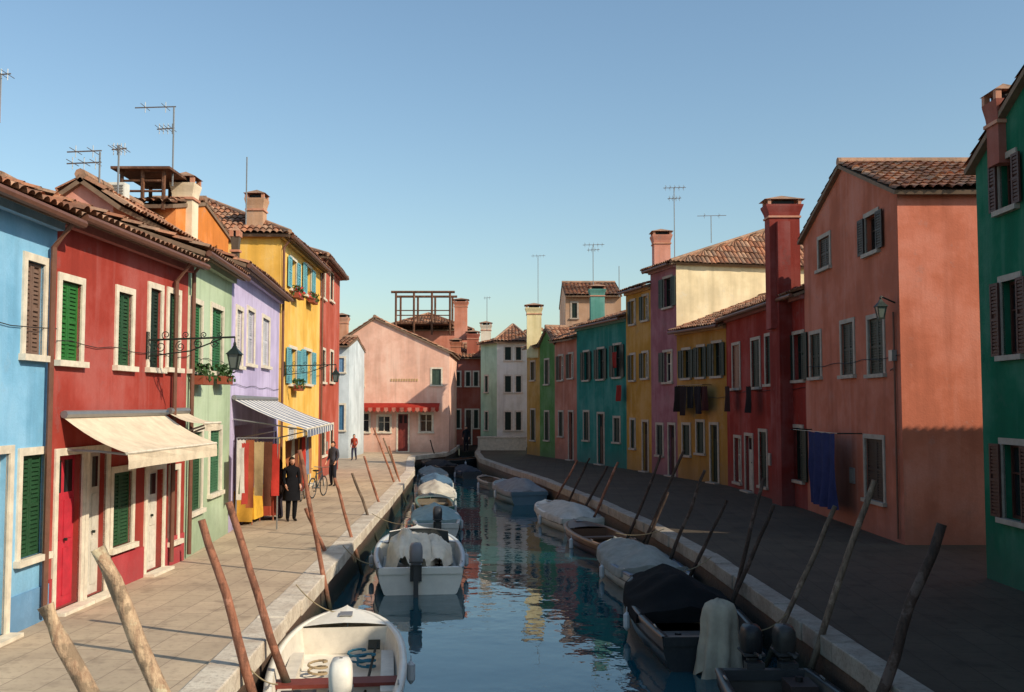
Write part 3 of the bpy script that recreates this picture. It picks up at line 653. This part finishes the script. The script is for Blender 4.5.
    if bundle:
        c=MB(); bx0,bx1,bw,bh,bc=bundle; cm=clothmat(bc,'canvas')
        for bi in range(3):
            rws=[]; off=(bi-1)*bw*.55; hh=bh*(1,.85,.7)[bi]
            for i in range(31):
                t=i/30; row=[]
                for j in range(25):
                    a=math.pi*j/24; rr=(math.sin(math.pi*min(.985,max(0.015,t)))**.3)*(1+.24*noise.noise(Vector((t*4+bi*9,a*2.2,1.3)))+.10*noise.noise(Vector((t*12,a*6,bi))))
                    row.append(W(bx0+(bx1-bx0)*t+bi*.15,off-math.cos(a)*bw*.6*rr,zg(.3)-.2+math.sin(a)*hh*rr))
                rws.append(row)
            c.grid(rws,cm)
        c.build('folded_canvas',E,True)
        q=MB(); wg=paint(lin(60,70,76),.15,.1,'windscreen')
        xx=bx1+.3; bb=bprof(xx/L,B)*.75; q.grid([[W(xx,-bb,zg(.6)),W(xx+.3,-bb*.4,zg(.6)),W(xx+.3,bb*.4,zg(.6)),W(xx,bb,zg(.6))],[W(xx-.15,-bb*.95,zg(.6)+.3),W(xx+.1,-bb*.4,zg(.6)+.34),W(xx+.1,bb*.4,zg(.6)+.34),W(xx-.15,bb*.95,zg(.6)+.3)]],wg)
        q.tube([W(xx-.15,-bb*.95,zg(.6)+.3),W(xx+.1,-bb*.4,zg(.6)+.34),W(xx+.1,bb*.4,zg(.6)+.34),W(xx-.15,bb*.95,zg(.6)+.3)],.015,METAL); q.build('windscreen',E)
    if motor:
        for mo,(mc,kind) in motor:
            q=MB(); mm=paint(mc,.4,.2,'motor_cowling') if kind!='cloth' else clothmat(mc)
            z0=zg(0)
            ys=[(0,.10,.10,-.02),(.04,.14,.12,0),(.12,.165,.135,0),(.26,.17,.14,0),(.36,.155,.13,.02),(.42,.12,.1,.03),(.44,.02,.02,.03)]
            rws=[]
            nn=20
            for h_,rx,ry,sh_ in ys:
                rws.append([W(-.22+sh_+rx*1.3*(abs(math.cos(k*2*math.pi/nn))**.6)*(1 if math.cos(k*2*math.pi/nn)>0 else -1),mo+ry*(abs(math.sin(k*2*math.pi/nn))**.6)*(1 if math.sin(k*2*math.pi/nn)>0 else -1),z0+.12+h_) for k in range(nn)])
            if kind=='cloth':
                rws=[]
                for h_,sc in ((-.72,1.45),(-.5,1.3),(-.3,1.3),(-.05,1.15),(.15,1.2),(.3,1.1),(.38,.95),(.43,.55),(.45,.05)):
                    rws.append([W(-.2+.2*sc*math.cos(k*2*math.pi/32)*(1+.22*math.sin(k*1.37+h_*2)*max(0,(.5-h_))),mo+.22*sc*math.sin(k*2*math.pi/32)*(1+.22*math.sin(k*1.37+h_*2)*max(0,(.5-h_))),z0+.18+h_*.95+(.09*math.sin(k*.9) if h_<-.6 else 0)+.03*noise.noise(Vector((k*.4,h_*4,0)))) for k in range(32)])
            q.grid(rws,mm,True); q.build('outboard_motor',E,True)
            q=MB(); dk=paint(lin(60,62,64),.4,.2,'motor_leg')
            q.box(M,-.30,-.12,mo-.05,mo+.05,-.35,z0+.13,dk); q.box(M,-.14,.05,mo-.12,mo+.12,z0-.25,z0+.09,dk); q.box(M,-.42,-.1,mo-.09,mo+.09,-.3,-.27,dk)
            q.tube([W(-.1,mo,z0+.2),W(.2,mo,z0+.24),W(.42,mo+.03,z0+.27)],[.02,.018,.025],dk)
            if kind!='cloth': q.box(M,-.42,.0,mo-.142,mo+.142,z0+.17,z0+.2,dk)
            q.tube([W(-.38,mo,-.5),W(-.1,mo,-.5)],[.03,.05],dk)
            q.build('motor_bracket',E)
    return E,W,zg
WH=lin(230,226,214)
boat('open_motorboat',-2.42,14.35,math.radians(7),4.7,1.82,WH,lin(214,206,192),.45,deck=.2,seats=(1.35,),seatc=lin(120,54,44),motor=((0.12,(lin(226,222,212),'c')),),clutter=2)
boat('white_motorboat',-2.2,23.9,math.radians(6),5.6,2.05,WH,lin(196,192,182),.55,deck=.35,seats=(),bundle=(.9,3.1,.66,.72,lin(230,218,198)),motor=((-.1,(lin(120,122,126),'c')),),stripe=lin(180,190,196),clutter=2)
boat('blue_covered_boat',-2.45,32.2,math.radians(6),4.2,1.5,lin(196,198,194),lin(150,146,136),.4,cover=lin(140,168,172),dome=.25,cov_rng=(.2,1),motor=((0,(lin(50,54,60),'c')),))
boat('small_rowing_boat',-2.9,37.3,math.radians(8),4.0,1.4,lin(60,104,92),lin(120,110,94),.38,deck=.3,seats=(1.2,2.4))
boat('white_covered_boat',-3.2,42.3,math.radians(8),4.2,1.45,lin(206,204,196),lin(110,106,96),.4,cover=lin(196,192,180),dome=.3)
boat('dark_covered_boat',-3.6,47.4,math.radians(8),4.2,1.4,lin(50,76,104),lin(110,106,96),.4,cover=lin(84,112,136),dome=.25)
boat('white_covered_boat',-4.2,53,math.radians(10),4.2,1.4,lin(200,198,190),lin(110,106,96),.4,cover=lin(130,140,140),dome=.25)
boat('wooden_work_boat',-4.4,59.5,math.radians(20),5,1.5,lin(44,40,38),lin(90,66,50),.45,cover=lin(50,52,56),dome=.3,cov_rng=(.1,.7))
boat('wooden_work_boat',-3.4,64.5,math.radians(-40),4.4,1.4,lin(34,44,48),lin(90,66,50),.45,deck=.2,seats=(1.5,))
boat('grey_covered_boat',.15,42.2,math.radians(13),4.8,1.7,lin(84,110,124),lin(120,120,116),.5,cover=lin(124,130,136),dome=.42,cov_rng=(0,.75))
boat('small_rowing_boat',-1.05,48.5,math.radians(14),3.4,1.1,lin(120,116,106),lin(100,84,70),.34,deck=.2,seats=(1.3,))
boat('dark_covered_boat',-2.5,55.5,math.radians(11),3.8,1.2,lin(60,66,70),lin(100,84,70),.36,cover=lin(60,66,74),dome=.25)
boat('white_covered_boat',1.72,33.6,math.radians(13),4.6,1.6,lin(206,204,194),lin(130,130,126),.42,cover=lin(186,184,176),dome=.34,cov_rng=(0,.85))
boat('brown_wooden_boat',2.35,28.3,math.radians(12),4.4,1.4,lin(86,56,44),lin(96,70,54),.36,deck=.3,seats=(1.0,2.2),stripe=lin(130,102,80))
boat('white_covered_boat',2.85,23.2,math.radians(7),4.4,1.55,lin(200,200,194),lin(130,130,126),.42,cover=lin(150,152,146),dome=.28,cov_rng=(.12,1),stripe=lin(90,106,124))
boat('black_covered_boat',2.9,17.6,math.radians(2),5.0,1.75,lin(40,44,48),lin(60,56,50),.5,cover=lin(26,28,30),dome=.42,cov_rng=(.3,.95),seats=(.8,),deck=.2,motor=((0.05,(lin(170,162,146),'cloth')),),clutter=2)
boat('small_dark_boat',3.35,11.3,math.radians(180),4.6,1.45,lin(60,62,64),lin(84,80,74),.42,seats=(1.0,),deck=.2,motor=((.1,(lin(34,36,40),'c')),(-.35,(lin(60,58,56),'c'))),clutter=2)
rp_=MB(); rope=clothmat(lin(150,136,110),'rope')
def ropef(a,b,sag):
    a=Vector(a);b=Vector(b); rp_.tube([a.lerp(b,i/10)-Z*(sag*4*(i/10)*(1-i/10)) for i in range(11)],.010,rope,5)
ropef((-3.35,12.4,.1),(-2.9,12.6,-.35),.1); ropef((-3.5,16.4,.2),(-2.8,16.4,-.25),.1); ropef((-3.5,20.9,.2),(-2.95,21.4,-.25),.1); ropef((-3.75,27,.2),(-2.6,26.3,0),.1)
ropef((3.95,14.6,.1),(3.6,15.4,-.3),.1); ropef((3.95,20,.1),(2.9,20.0,-.15),.15); ropef((3.7,24.5,.1),(2.6,25.3,-.1),.1)
rp_.build('mooring_ropes')
# ================= AWNINGS =================
def awning(name,Fc,u0,u1,zw,ext,zf,val,c1,c2=None,n=1):
    E=empty(name); mb=MB(); A1=clothmat(c1,'awning_canvas'); A2=clothmat(c2,'awning_canvas') if c2 else A1
    for i in range(n):
        a=u0+(u1-u0)*i/n; b=u0+(u1-u0)*(i+1)/n; m=A1 if i%2==0 else A2
        rows=[]
        for j in range(7):
            t=j/6; sag=.06*math.sin(math.pi*t); rows.append([Fc.W(a+(b-a)*k/4,.04+ext*t,zw+(zf-zw)*t-sag-.015*math.sin(((a+(b-a)*k/4)-u0)*4)*t) for k in range(5)])
        for j in range(1,3): rows.append([Fc.W(a+(b-a)*k/4,.04+ext+.02*math.sin((a+(b-a)*k/4)*9),zf-val*j/2) for k in range(5)])
        mb.grid(rows,m)
    mb.build('canvas',E)
    f=MB(); f.tube([Fc.W(u0,.06,zw+.04),Fc.W(u1,.06,zw+.04)],.06,METAL,8); f.tube([Fc.W(u0,.03+ext,zf),Fc.W(u1,.03+ext,zf)],.025,WHITE)
    for uu in (u0+.2,u1-.2): f.tube([Fc.W(uu,.02,zw-.5),Fc.W(uu,ext*.5,(zw+zf)/2-.25),Fc.W(uu,ext,zf-.03)],.02,METAL)
    f.build('frame',E)
ua=fr_.uz(60,418)[0]; ub=fr_.uz(163,416)[0]
awning('shop_awning',fr_,ua,ub,2.92,1.0,2.38,.24,lin(222,206,182))
ua=fr_.uz(166,418)[0]; awning('shop_awning',fr_,ua,fr_.L-.05,2.95,.7,2.75,.15,lin(212,198,176))
awning('striped_awning',fp,.15,fp.L-.8,3.25,1.8,2.5,.2,lin(222,220,214),lin(116,124,144),22)
# ================= STREET LAMPS =================
def lantern(mb,p,k=.82):
    M=Matrix.Translation(p)@Matrix.Scale(k,4); gl=paint(lin(96,104,98),.2,.1,'lantern_glass')
    a=[(-1,-1),(1,-1),(1,1),(-1,1)]
    mb.grid([[M@Vector((x*s,y*s,z)) for x,y in a] for s,z in ((.07,-.2),(.12,.1))],gl,True)
    for x,y in a: mb.tube([M@Vector((x*.07,y*.07,-.2)),M@Vector((x*.12,y*.12,.1))],.014,IRON,5)
    mb.grid([[M@Vector((x*s,y*s,z)) for x,y in a] for s,z in ((.16,.1),(.13,.14),(.05,.24),(.03,.3))],IRON,True)
    mb.box(M,-.085,.085,-.085,.085,-.24,-.2,IRON); mb.ell(M@Vector((0,0,.33)),.03,.03,.05,IRON,8)
def lamp(Fc,px,py,length,parent=None):
    u,z=Fc.uz(px,py); mb=MB(); W=Fc.W
    mb.box(Fc.M,u-.05,u+.05,.002,.03,z-.35,z+.15,IRON)
    mb.tube([W(u,.02,z),W(u,length,z+.05)],.020,IRON); mb.tube([W(u,.02,z-.3),W(u,length*.5,z-.2),W(u,length*.85,z+.02)],.014,IRON)
    def curl(cu,cz,r,a0,turn=1.6):
        pts=[]
        for i in range(19):
            t=i/18; a=a0+turn*2*math.pi*t; rr=r*(1-.8*t); pts.append(W(u,cu+rr*math.cos(a),cz+rr*math.sin(a)))
        mb.tube(pts,.009,IRON,5)
    for k,(cu,r) in enumerate(((.25,.12),(.62,.10),(.95,.09),(1.25,.08))):
        if cu<length-.1: curl(cu,z-.12 if k<2 else z-.07,r,math.pi/2); curl(cu+.1,z+.09,r*.7,-math.pi/2,-1.4)
    p=W(u,length,z+.05); mb.tube([p,p-Z*.12],.012,IRON); lantern(mb,p-Z*.4); mb.build('street_lamp')
lamp(fr_,147,340,1.62); lamp(fy,284,366,1.75)
mb=MB(); z=D(896,300,22).z; mb.tube([fpk.W(fpk.L-.2,.02,z),fpk.W(fpk.L-.2,.35,z+.15)],.02,IRON); q=fpk.W(fpk.L-.2,.35,z+.13); lantern(mb,q-Z*.3); mb.build('street_lamp')
mb=MB(); mb.tube([fpk.W(fpk.L-.25,.05,z-.2),fpk.W(fpk.L-.25,.05,.1)],.025,PIPE); mb.tube([fpk.W(fpk.L-.5,.05,3.9),fpk.W(fpk.L-.25,.05,3.95)],.02,PIPE); mb.box(fpk.M,fpk.L-.42,fpk.L-.2,.01,.12,4.1,4.35,METAL); mb.build('electric_conduit')
cb=MB()
for Fc,z in ((fr_,4.05),(fg,4.1),(fp,3.6),(fy,4.3),(fb,4.2)):
    cb.tube([Fc.W(Fc.L*i/12,.03,z+.03*math.sin(i*1.7)) for i in range(13)],.007,DARKM,4)
for Fc,z in ((frr,3.6),(fy3,3.4),(fpk,4.2)): cb.tube([Fc.W(Fc.L*i/12,.03,z+.03*math.sin(i*1.7)) for i in range(13)],.009,DARKM,4)
cb.build('facade_cables')
def flowerbox(Fc,px,py,w=.8,red=True):
    u,z=Fc.uz(px,py); mb=MB(); mb.box(Fc.M,u-w/2,u+w/2,.11,.3,z-.1,z+.08,paint(lin(140,72,50),.8,.2,'terracotta_pot'))
    lf=paint(lin(52,84,40),.7,.4,'leaves'); fl=paint(lin(190,36,40),.6,.2,'petals')
    for i in range(160):
        c=Fc.W(u+(R()-.5)*w*1.1,.2+(R()-.5)*.3,z+.1+(R()-.35)*.35); a=Vector((R()-.5,R()-.5,R()-.5)).normalized()*.05; b=Vector((R()-.5,R()-.5,R()-.5)).normalized()*.05
        mb.face([c-a,c-b,c+a,c+b],fl if (red and R()<.3) else lf)
    mb.build('flower_box')
flowerbox(fy,293,296,1.1);flowerbox(fy,308,301,1.1); flowerbox(fy,293,388,1,False); flowerbox(fg,194,380,.9,False); flowerbox(fg,216,380,.8,False)
# ================= SHOP GOODS =================
u_=.45; gi=0
for (n0,w,z1,h,c) in ((.10,.24,2.55,1.5,(206,200,190)),(.32,.20,2.55,1.7,(150,84,56)),(.52,.24,2.5,1.35,(186,160,120)),(.75,.22,2.5,1.6,(104,64,50)),(.95,.2,2.45,1.3,(176,56,48))):
    p0=fp.W(u_,n0,z1-.3); p1=fp.W(u_,n0+w,z1-.3); gi+=1; cloth('hanging_garment',p0,p1,h,lin(*c),gi*1.3,None,.05)
for k in range(9):
    u2=2.6+k*.6; c=((150,92,60),(196,186,166),(120,72,54),(206,150,70),(96,60,48),(180,60,50),(210,200,190),(120,130,150),(170,120,80))[k]
    if u2>fp.L-1: break
    p0=fp.W(u2,1.0,2.15); p1=fp.W(u2+.35,1.15,2.15); cloth('hanging_garment',p0,p1,1.2+.3*R(),lin(*c),k*2.1,None,.06)
rk=MB()
for n_ in (.1,1.1):
    rk.tube([fp.W(u_,n_,.02),fp.W(u_,n_,2.28)],.02,METAL)
    rk.tube([fp.W(u_,n_,2.28),fp.W(fp.L-1.2,n_,2.28)],.018,METAL); rk.tube([fp.W(fp.L-1.2,n_,.02),fp.W(fp.L-1.2,n_,2.28)],.02,METAL)
rk.tube([fp.W(u_,.1,2.28),fp.W(u_,1.15,2.28)],.018,METAL)
rk.build('garment_rack')
def stall(loc,a,b,col):
    M=Matrix.Translation(loc); tb=MB(); tb.box(M,-a,a,-b,b,.78,.82,WB)
    for x in (-a+.04,a-.04):
        for y in (-b+.05,b-.05): tb.tube([M@Vector((x,y,0)),M@Vector((x,y,.78))],.02,WB)
    rows=[]; ns=40
    for sc,z in ((0.02,.845),(.9,.845),(1.03,.81),(1.06,.5),(1.12,.14)):
        row=[]
        for k in range(ns):
            an=k*2*math.pi/ns; cx=math.copysign(abs(math.cos(an))**.35,math.cos(an)); cy=math.copysign(abs(math.sin(an))**.35,math.sin(an)); wv=1+(.07*math.sin(k*2.1) if z<.7 else 0)
            row.append(M@Vector((cx*a*1.05*sc*wv,cy*b*1.05*sc*wv,z)))
        rows.append(row)
    tb.grid(rows,clothmat(col),True)
    for i in range(14):
        x=(R()-.5)*a*1.5; y=(R()-.5)*b*1.6; tb.box(M,x-.06,x+.06,y-.08,y+.08,.85,.88+R()*.08,clothmat(lin(*((200,190,176),(170,60,50),(90,110,150),(190,150,70))[i%4])))
    tb.build('market_stall_table')
st=G(244,523); stall((st.x+.05,st.y,0),.3,.45,lin(210,164,64)); st=G(268,519); stall((st.x,st.y,0),.26,.4,lin(150,70,56))
y0=G(236,526); cloth('hanging_tablecloth',(y0.x,y0.y,1.55),(y0.x+.4,y0.y+.1,1.55),1.45,lin(206,156,66),3)
cloth('hanging_tablecloth',fg.W(fg.L-.9,.4,2.1),fg.W(fg.L-.4,.45,2.1),1.1,lin(190,186,176),7)
cloth('hanging_tablecloth',fg.W(fg.L-.35,.35,2.2),fg.W(fg.L-.05,.5,2.2),1.5,lin(160,60,52),8)
# ================= PEOPLE =================
def person(name,loc,face,H=1.68,top=(.02,.02,.02),bot=(.02,.02,.025),hair=(.02,.012,.008),stride=.0,armbend=.1,long_hair=True,skirt=False,turn=0,bag=None):
    E=empty(name); k=H/1.70; Mx=Matrix.Translation(loc)@Matrix.Rotation(face,4,'Z')@Matrix.Scale(k,4)
    skin=lin(196,146,120); LM={'top':clothmat(top),'bot':clothmat(bot),'skin':paint(skin,.6,.1,'skin'),'shoe':paint(lin(40,34,32),.5,.1,'shoe_leather')}
    V=[];Rr=[];Ed=[];lab=[]
    def v(p,r): V.append(Vector(p));Rr.append(r); return len(V)-1
    def e(a,b,l): Ed.append((a,b));lab.append(l)
    pel=v((0,0,.95),(.175,.13)); wa_=v((0,0,1.10),(.16,.12)); ch=v((0,.0,1.28),(.18,.13)); sh=v((0,-.01,1.42),(.135,.095)); nk=v((0,.0,1.49),(.055,.055)); nh=v((0,.015,1.57),(.05,.05))
    e(pel,wa_,'top');e(wa_,ch,'top');e(ch,sh,'top');e(sh,nk,'top');e(nk,nh,'skin')
    for s in (-1,1):
        f=stride*s
        hp=v((s*.085,0,.87),(.10,.105)); kn=v((s*.09,.04+f*.5,.49),(.075,.078)); an=v((s*.09,-.02+f,.10+ (.03 if f<0 else 0)),(.055,.06)); he=v((s*.09,-.03+f,.045),(.04,.04)); to=v((s*.11,.14+f,.03),(.038,.025))
        e(pel,hp,'bot');e(hp,kn,'bot');e(kn,an,'bot');e(an,he,'shoe');e(he,to,'shoe')
        so=v((s*.18,-.01,1.395),(.068,.068)); el=v((s*.215,-.03-f*.3,1.13),(.055,.055)); wr=v((s*.205,armbend*(1.0 if s>0 else .5)+.03-f*.5,.90+armbend*.5),(.036,.038)); pm=v((s*.20,armbend*(1.3 if s>0 else .7)+.05-f*.55,.83+armbend*.6),(.036,.018))
        e(sh,so,'top');e(so,el,'top');e(el,wr,'top');e(wr,pm,'skin')
        dr=(V[pm]-V[wr]).normalized()
        for i,(oy,l) in enumerate(((-.03,.062),(-.01,.075),(.011,.07),(.03,.055))):
            a=v(V[pm]+Vector((0,oy,0))+dr*.03,(.0095,.0095)); b=v(V[a]+dr*l*.5+Vector((-s*.004,0,0)),(.0085,.0085)); c=v(V[b]+dr*l*.45+Vector((-s*.016,0,0)),(.007,.007))
            e(pm,a,'skin');e(a,b,'skin');e(b,c,'skin')
        a=v(V[wr].lerp(V[pm],.5)+Vector((-s*.012,.035,0)),(.011,.011)); b=v(V[a]+dr*.03+Vector((-s*.008,.015,0)),(.009,.009)); e(wr,a,'skin'); e(a,b,'skin')
    me=bpy.data.meshes.new('body'); me.from_pydata([tuple(p) for p in V],Ed,[]); o=bpy.data.objects.new('body',me); bpy.context.scene.collection.objects.link(o)
    md=o.modifiers.new('s','SKIN'); 
    sv=me.skin_vertices[0].data
    for i,r in enumerate(Rr): sv[i].radius=r; sv[i].use_root=(i==0)
    md.branch_smoothing=.6; ss=o.modifiers.new('ss','SUBSURF'); ss.levels=1; ss.render_levels=1
    dg=bpy.context.evaluated_depsgraph_get(); m2=bpy.data.meshes.new_from_object(o.evaluated_get(dg)); bpy.data.objects.remove(o)
    m2.materials.clear(); keys=['top','bot','skin','shoe']
    for q in keys: m2.materials.append(LM[q])
    for p in m2.polygons:
        c=p.center; best=9;bl='top'
        for (a,b),l in zip(Ed,lab):
            A_=V[a];B_=V[b];d=B_-A_;t=max(0,min(1,(c-A_).dot(d)/max(1e-9,d.length_squared)));dd=(c-(A_+d*t)).length-(Rr[a][0]*(1-t)+Rr[b][0]*t)
            if dd<best: best=dd;bl=l
        p.material_index=keys.index(bl); p.use_smooth=True
    m2.transform(Mx); o=bpy.data.objects.new('body',m2); bpy.context.scene.collection.objects.link(o); o.parent=E
    h=MB(); HM=Mx@Matrix.Translation((0,.02,1.595))@Matrix.Rotation(turn,4,'Z'); sk=LM['skin']; hr=paint(hair,.7,.2,'hair')
    rows=[]
    for i in range(13):
        th=math.pi*i/12; z=math.cos(th)*.113; w=math.sin(th); row=[]
        jaw=1-.28*max(0,-z/.113)
        for j in range(16):
            ph=2*math.pi*j/16; row.append(HM@Vector((w*.074*jaw*math.cos(ph),w*.094*(jaw*.5+.5)*math.sin(ph)+(.012 if z<0 else 0),z)))
        rows.append(row)
    h.grid(rows,sk,True)
    h.face([HM@Vector(q) for q in ((0,.092,.02),(-.015,.092,-.03),(0,.118,-.026))],sk); h.face([HM@Vector(q) for q in ((0,.092,.02),(.015,.092,-.03),(0,.118,-.026))],sk)
    for s in (-1,1):
        h.ell(HM@Vector((s*.03,.083,.008)),.012*k,.008*k,.008*k,DARKM,8); h.ell(HM@Vector((s*.076,0,-.005)),.012*k,.02*k,.03*k,sk,8)
    h.ell(HM@Vector((0,.09,-.058)),.022*k,.008*k,.006*k,paint(lin(150,70,66),.6,.1,'lips'),8)
    rows=[]
    for i in range(10):
        th=math.pi*i/(9 if long_hair else 12)*.92; row=[]
        for j in range(16):
            ph=2*math.pi*j/16; y=math.sin(ph); z=math.cos(th)*.122+.004
            if y>.1: z=max(z,.055+.02*math.cos(ph)**2)
            elif long_hair and i>6: z-=.035*(i-6)
            row.append(HM@Vector((math.sin(max(.01,min(th,1.75)))*.084*math.cos(ph),math.sin(max(.01,min(th,1.75)))*(.104 if y<0 else .097)*y-.004,z)))
        rows.append(row)
    h.grid(rows,hr,True); h.build('head',E,True)
    if skirt:
        q=MB(); rows=[]
        for z,rx,ry in ((1.16,.165,.125),(.98,.20,.16),(.75,.215,.175),(.55,.235,.19)):
            rows.append([Mx@Vector((rx*(1+.04*math.sin(j*3+z))*math.cos(j*math.pi/12),ry*(1+.04*math.sin(j*3+z))*math.sin(j*math.pi/12),z)) for j in range(24)])
        q.grid(rows,LM['top'],True); q.build('coat_hem',E,True)
    if bag:
        q=MB(); c=Mx@Vector((.27,.0,.86)); q.ell(c,.07,.13,.12,clothmat(bag),12); q.tube([Mx@Vector((.27,-.08,.95)),Mx@Vector((.18,0,1.45)),Mx@Vector((.27,.08,.95))],.01,clothmat(bag)); q.build('shoulder_bag',E,True)
    return E
w=G(291,521); person('standing_woman',(w.x,w.y,0),math.radians(-150),1.7,lin(26,26,30),lin(24,24,28),skirt=True,armbend=.12,bag=lin(40,30,28))
w=G(279,519); person('shop_customer',(w.x,w.y,0),math.radians(70),1.6,lin(96,60,50),lin(50,46,56),armbend=.25)
w=G(333,486); person('standing_man',(w.x,w.y,0),math.radians(150),1.7,lin(70,70,80),lin(44,46,56),long_hair=False)
w=G(354,460); person('walking_child',(w.x,w.y,0),math.radians(170),1.45,lin(170,74,56),lin(60,60,80),stride=.14,long_hair=False)
w=G(460,452); person('distant_pedestrian',(w.x+.4,w.y,0),math.radians(180),1.7,lin(30,34,40),lin(30,30,36),stride=.1,long_hair=False)
# ================= BICYCLE =================
def bicycle(loc,ang,col):
    M=Matrix.Translation(loc)@Matrix.Rotation(ang,4,'Z'); mb=MB(); fr=paint(col,.4,.1,'bike_paint')
    def ring(cx,r,t,mat,n=28): 
        pts=[M@Vector((cx+r*math.cos(i*2*math.pi/n),0,.34+r*math.sin(i*2*math.pi/n))) for i in range(n+1)]; mb.tube(pts,t,mat,6,False)
    for cx in (-.52,.52):
        ring(cx,.33,.02,DARKM); ring(cx,.3,.008,METAL)
        for i in range(12): mb.tube([M@Vector((cx,0,.34)),M@Vector((cx+.3*math.cos(i*math.pi/6),0,.34+.3*math.sin(i*math.pi/6)))],.003,METAL,3)
    P=lambda x,z,y=0: M@Vector((x,y,z))
    for a,b in (((-.52,.34),(-.18,.78)),((-.52,.34),(-.08,.32)),((-.08,.32),(-.2,.86)),((-.08,.32),(.36,.74)),((-.18,.78),(.34,.84)),((.36,.74),(.33,.95)),((.36,.78),(.52,.34))): mb.tube([P(*a),P(*b)],.018,fr)
    mb.tube([P(.3,1.0,-.27),P(.36,.98,-.1),P(.36,.98,.1),P(.3,1.0,.27)],.014,METAL); mb.ell(P(-.22,.9),.12,.07,.035,DARKM,10)
    mb.tube([P(-.08,.32,-.09),P(-.08,.32,.09)],.03,METAL); mb.tube([P(-.08,.32,.08),P(.02,.2,.09)],.012,METAL); mb.box(M,-.02,.06,.09,.17,.18,.21,DARKM)
    mb.build('bicycle')
w=G(318,497); bicycle((w.x,w.y,0),math.radians(80),lin(40,60,70)); w=G(312,500); bicycle((w.x-.3,w.y,0),math.radians(95),lin(120,40,36))
# ================= CAMERA, LIGHT, SKY =================
cd=bpy.data.cameras.new('camera'); cam=bpy.data.objects.new('camera',cd); bpy.context.scene.collection.objects.link(cam)
cam.location=CAM; cam.rotation_euler=(math.pi/2+PITCH,0,0); cd.sensor_width=36; cd.lens=F/1024*36; cd.clip_end=4000; cd.clip_start=.1
bpy.context.scene.camera=cam
S=Vector((.70,-.44,.54)).normalized()
el=math.asin(S.z); az=math.atan2(S.x,S.y)
sl=bpy.data.lights.new('sun','SUN'); sl.energy=5.0; sl.angle=math.radians(.5); sl.color=(1,.86,.65); so=bpy.data.objects.new('sun',sl); bpy.context.scene.collection.objects.link(so)
so.rotation_euler=S.to_track_quat('Z','Y').to_euler(); so.location=(30,-20,40)
w=bpy.data.worlds.new('World'); bpy.context.scene.world=w; w.use_nodes=True; nt=w.node_tree
sk=nt.nodes.new('ShaderNodeTexSky'); sk.sky_type='NISHITA'; sk.sun_disc=False; sk.sun_elevation=el; sk.sun_rotation=az; sk.air_density=1.25; sk.dust_density=1.2; sk.ozone_density=1.3
mx=nt.nodes.new('ShaderNodeMixRGB'); mx.blend_type='MULTIPLY'; mx.inputs[0].default_value=1; mx.inputs[2].default_value=(.96,1.07,1.10,1)
nt.links.new(sk.outputs[0],mx.inputs[1]); nt.links.new(mx.outputs[0],nt.nodes['Background'].inputs[0]); nt.nodes['Background'].inputs[1].default_value=.138
sc=bpy.context.scene; sc.view_settings.view_transform='Standard'; sc.view_settings.look='None'; sc.view_settings.exposure=0
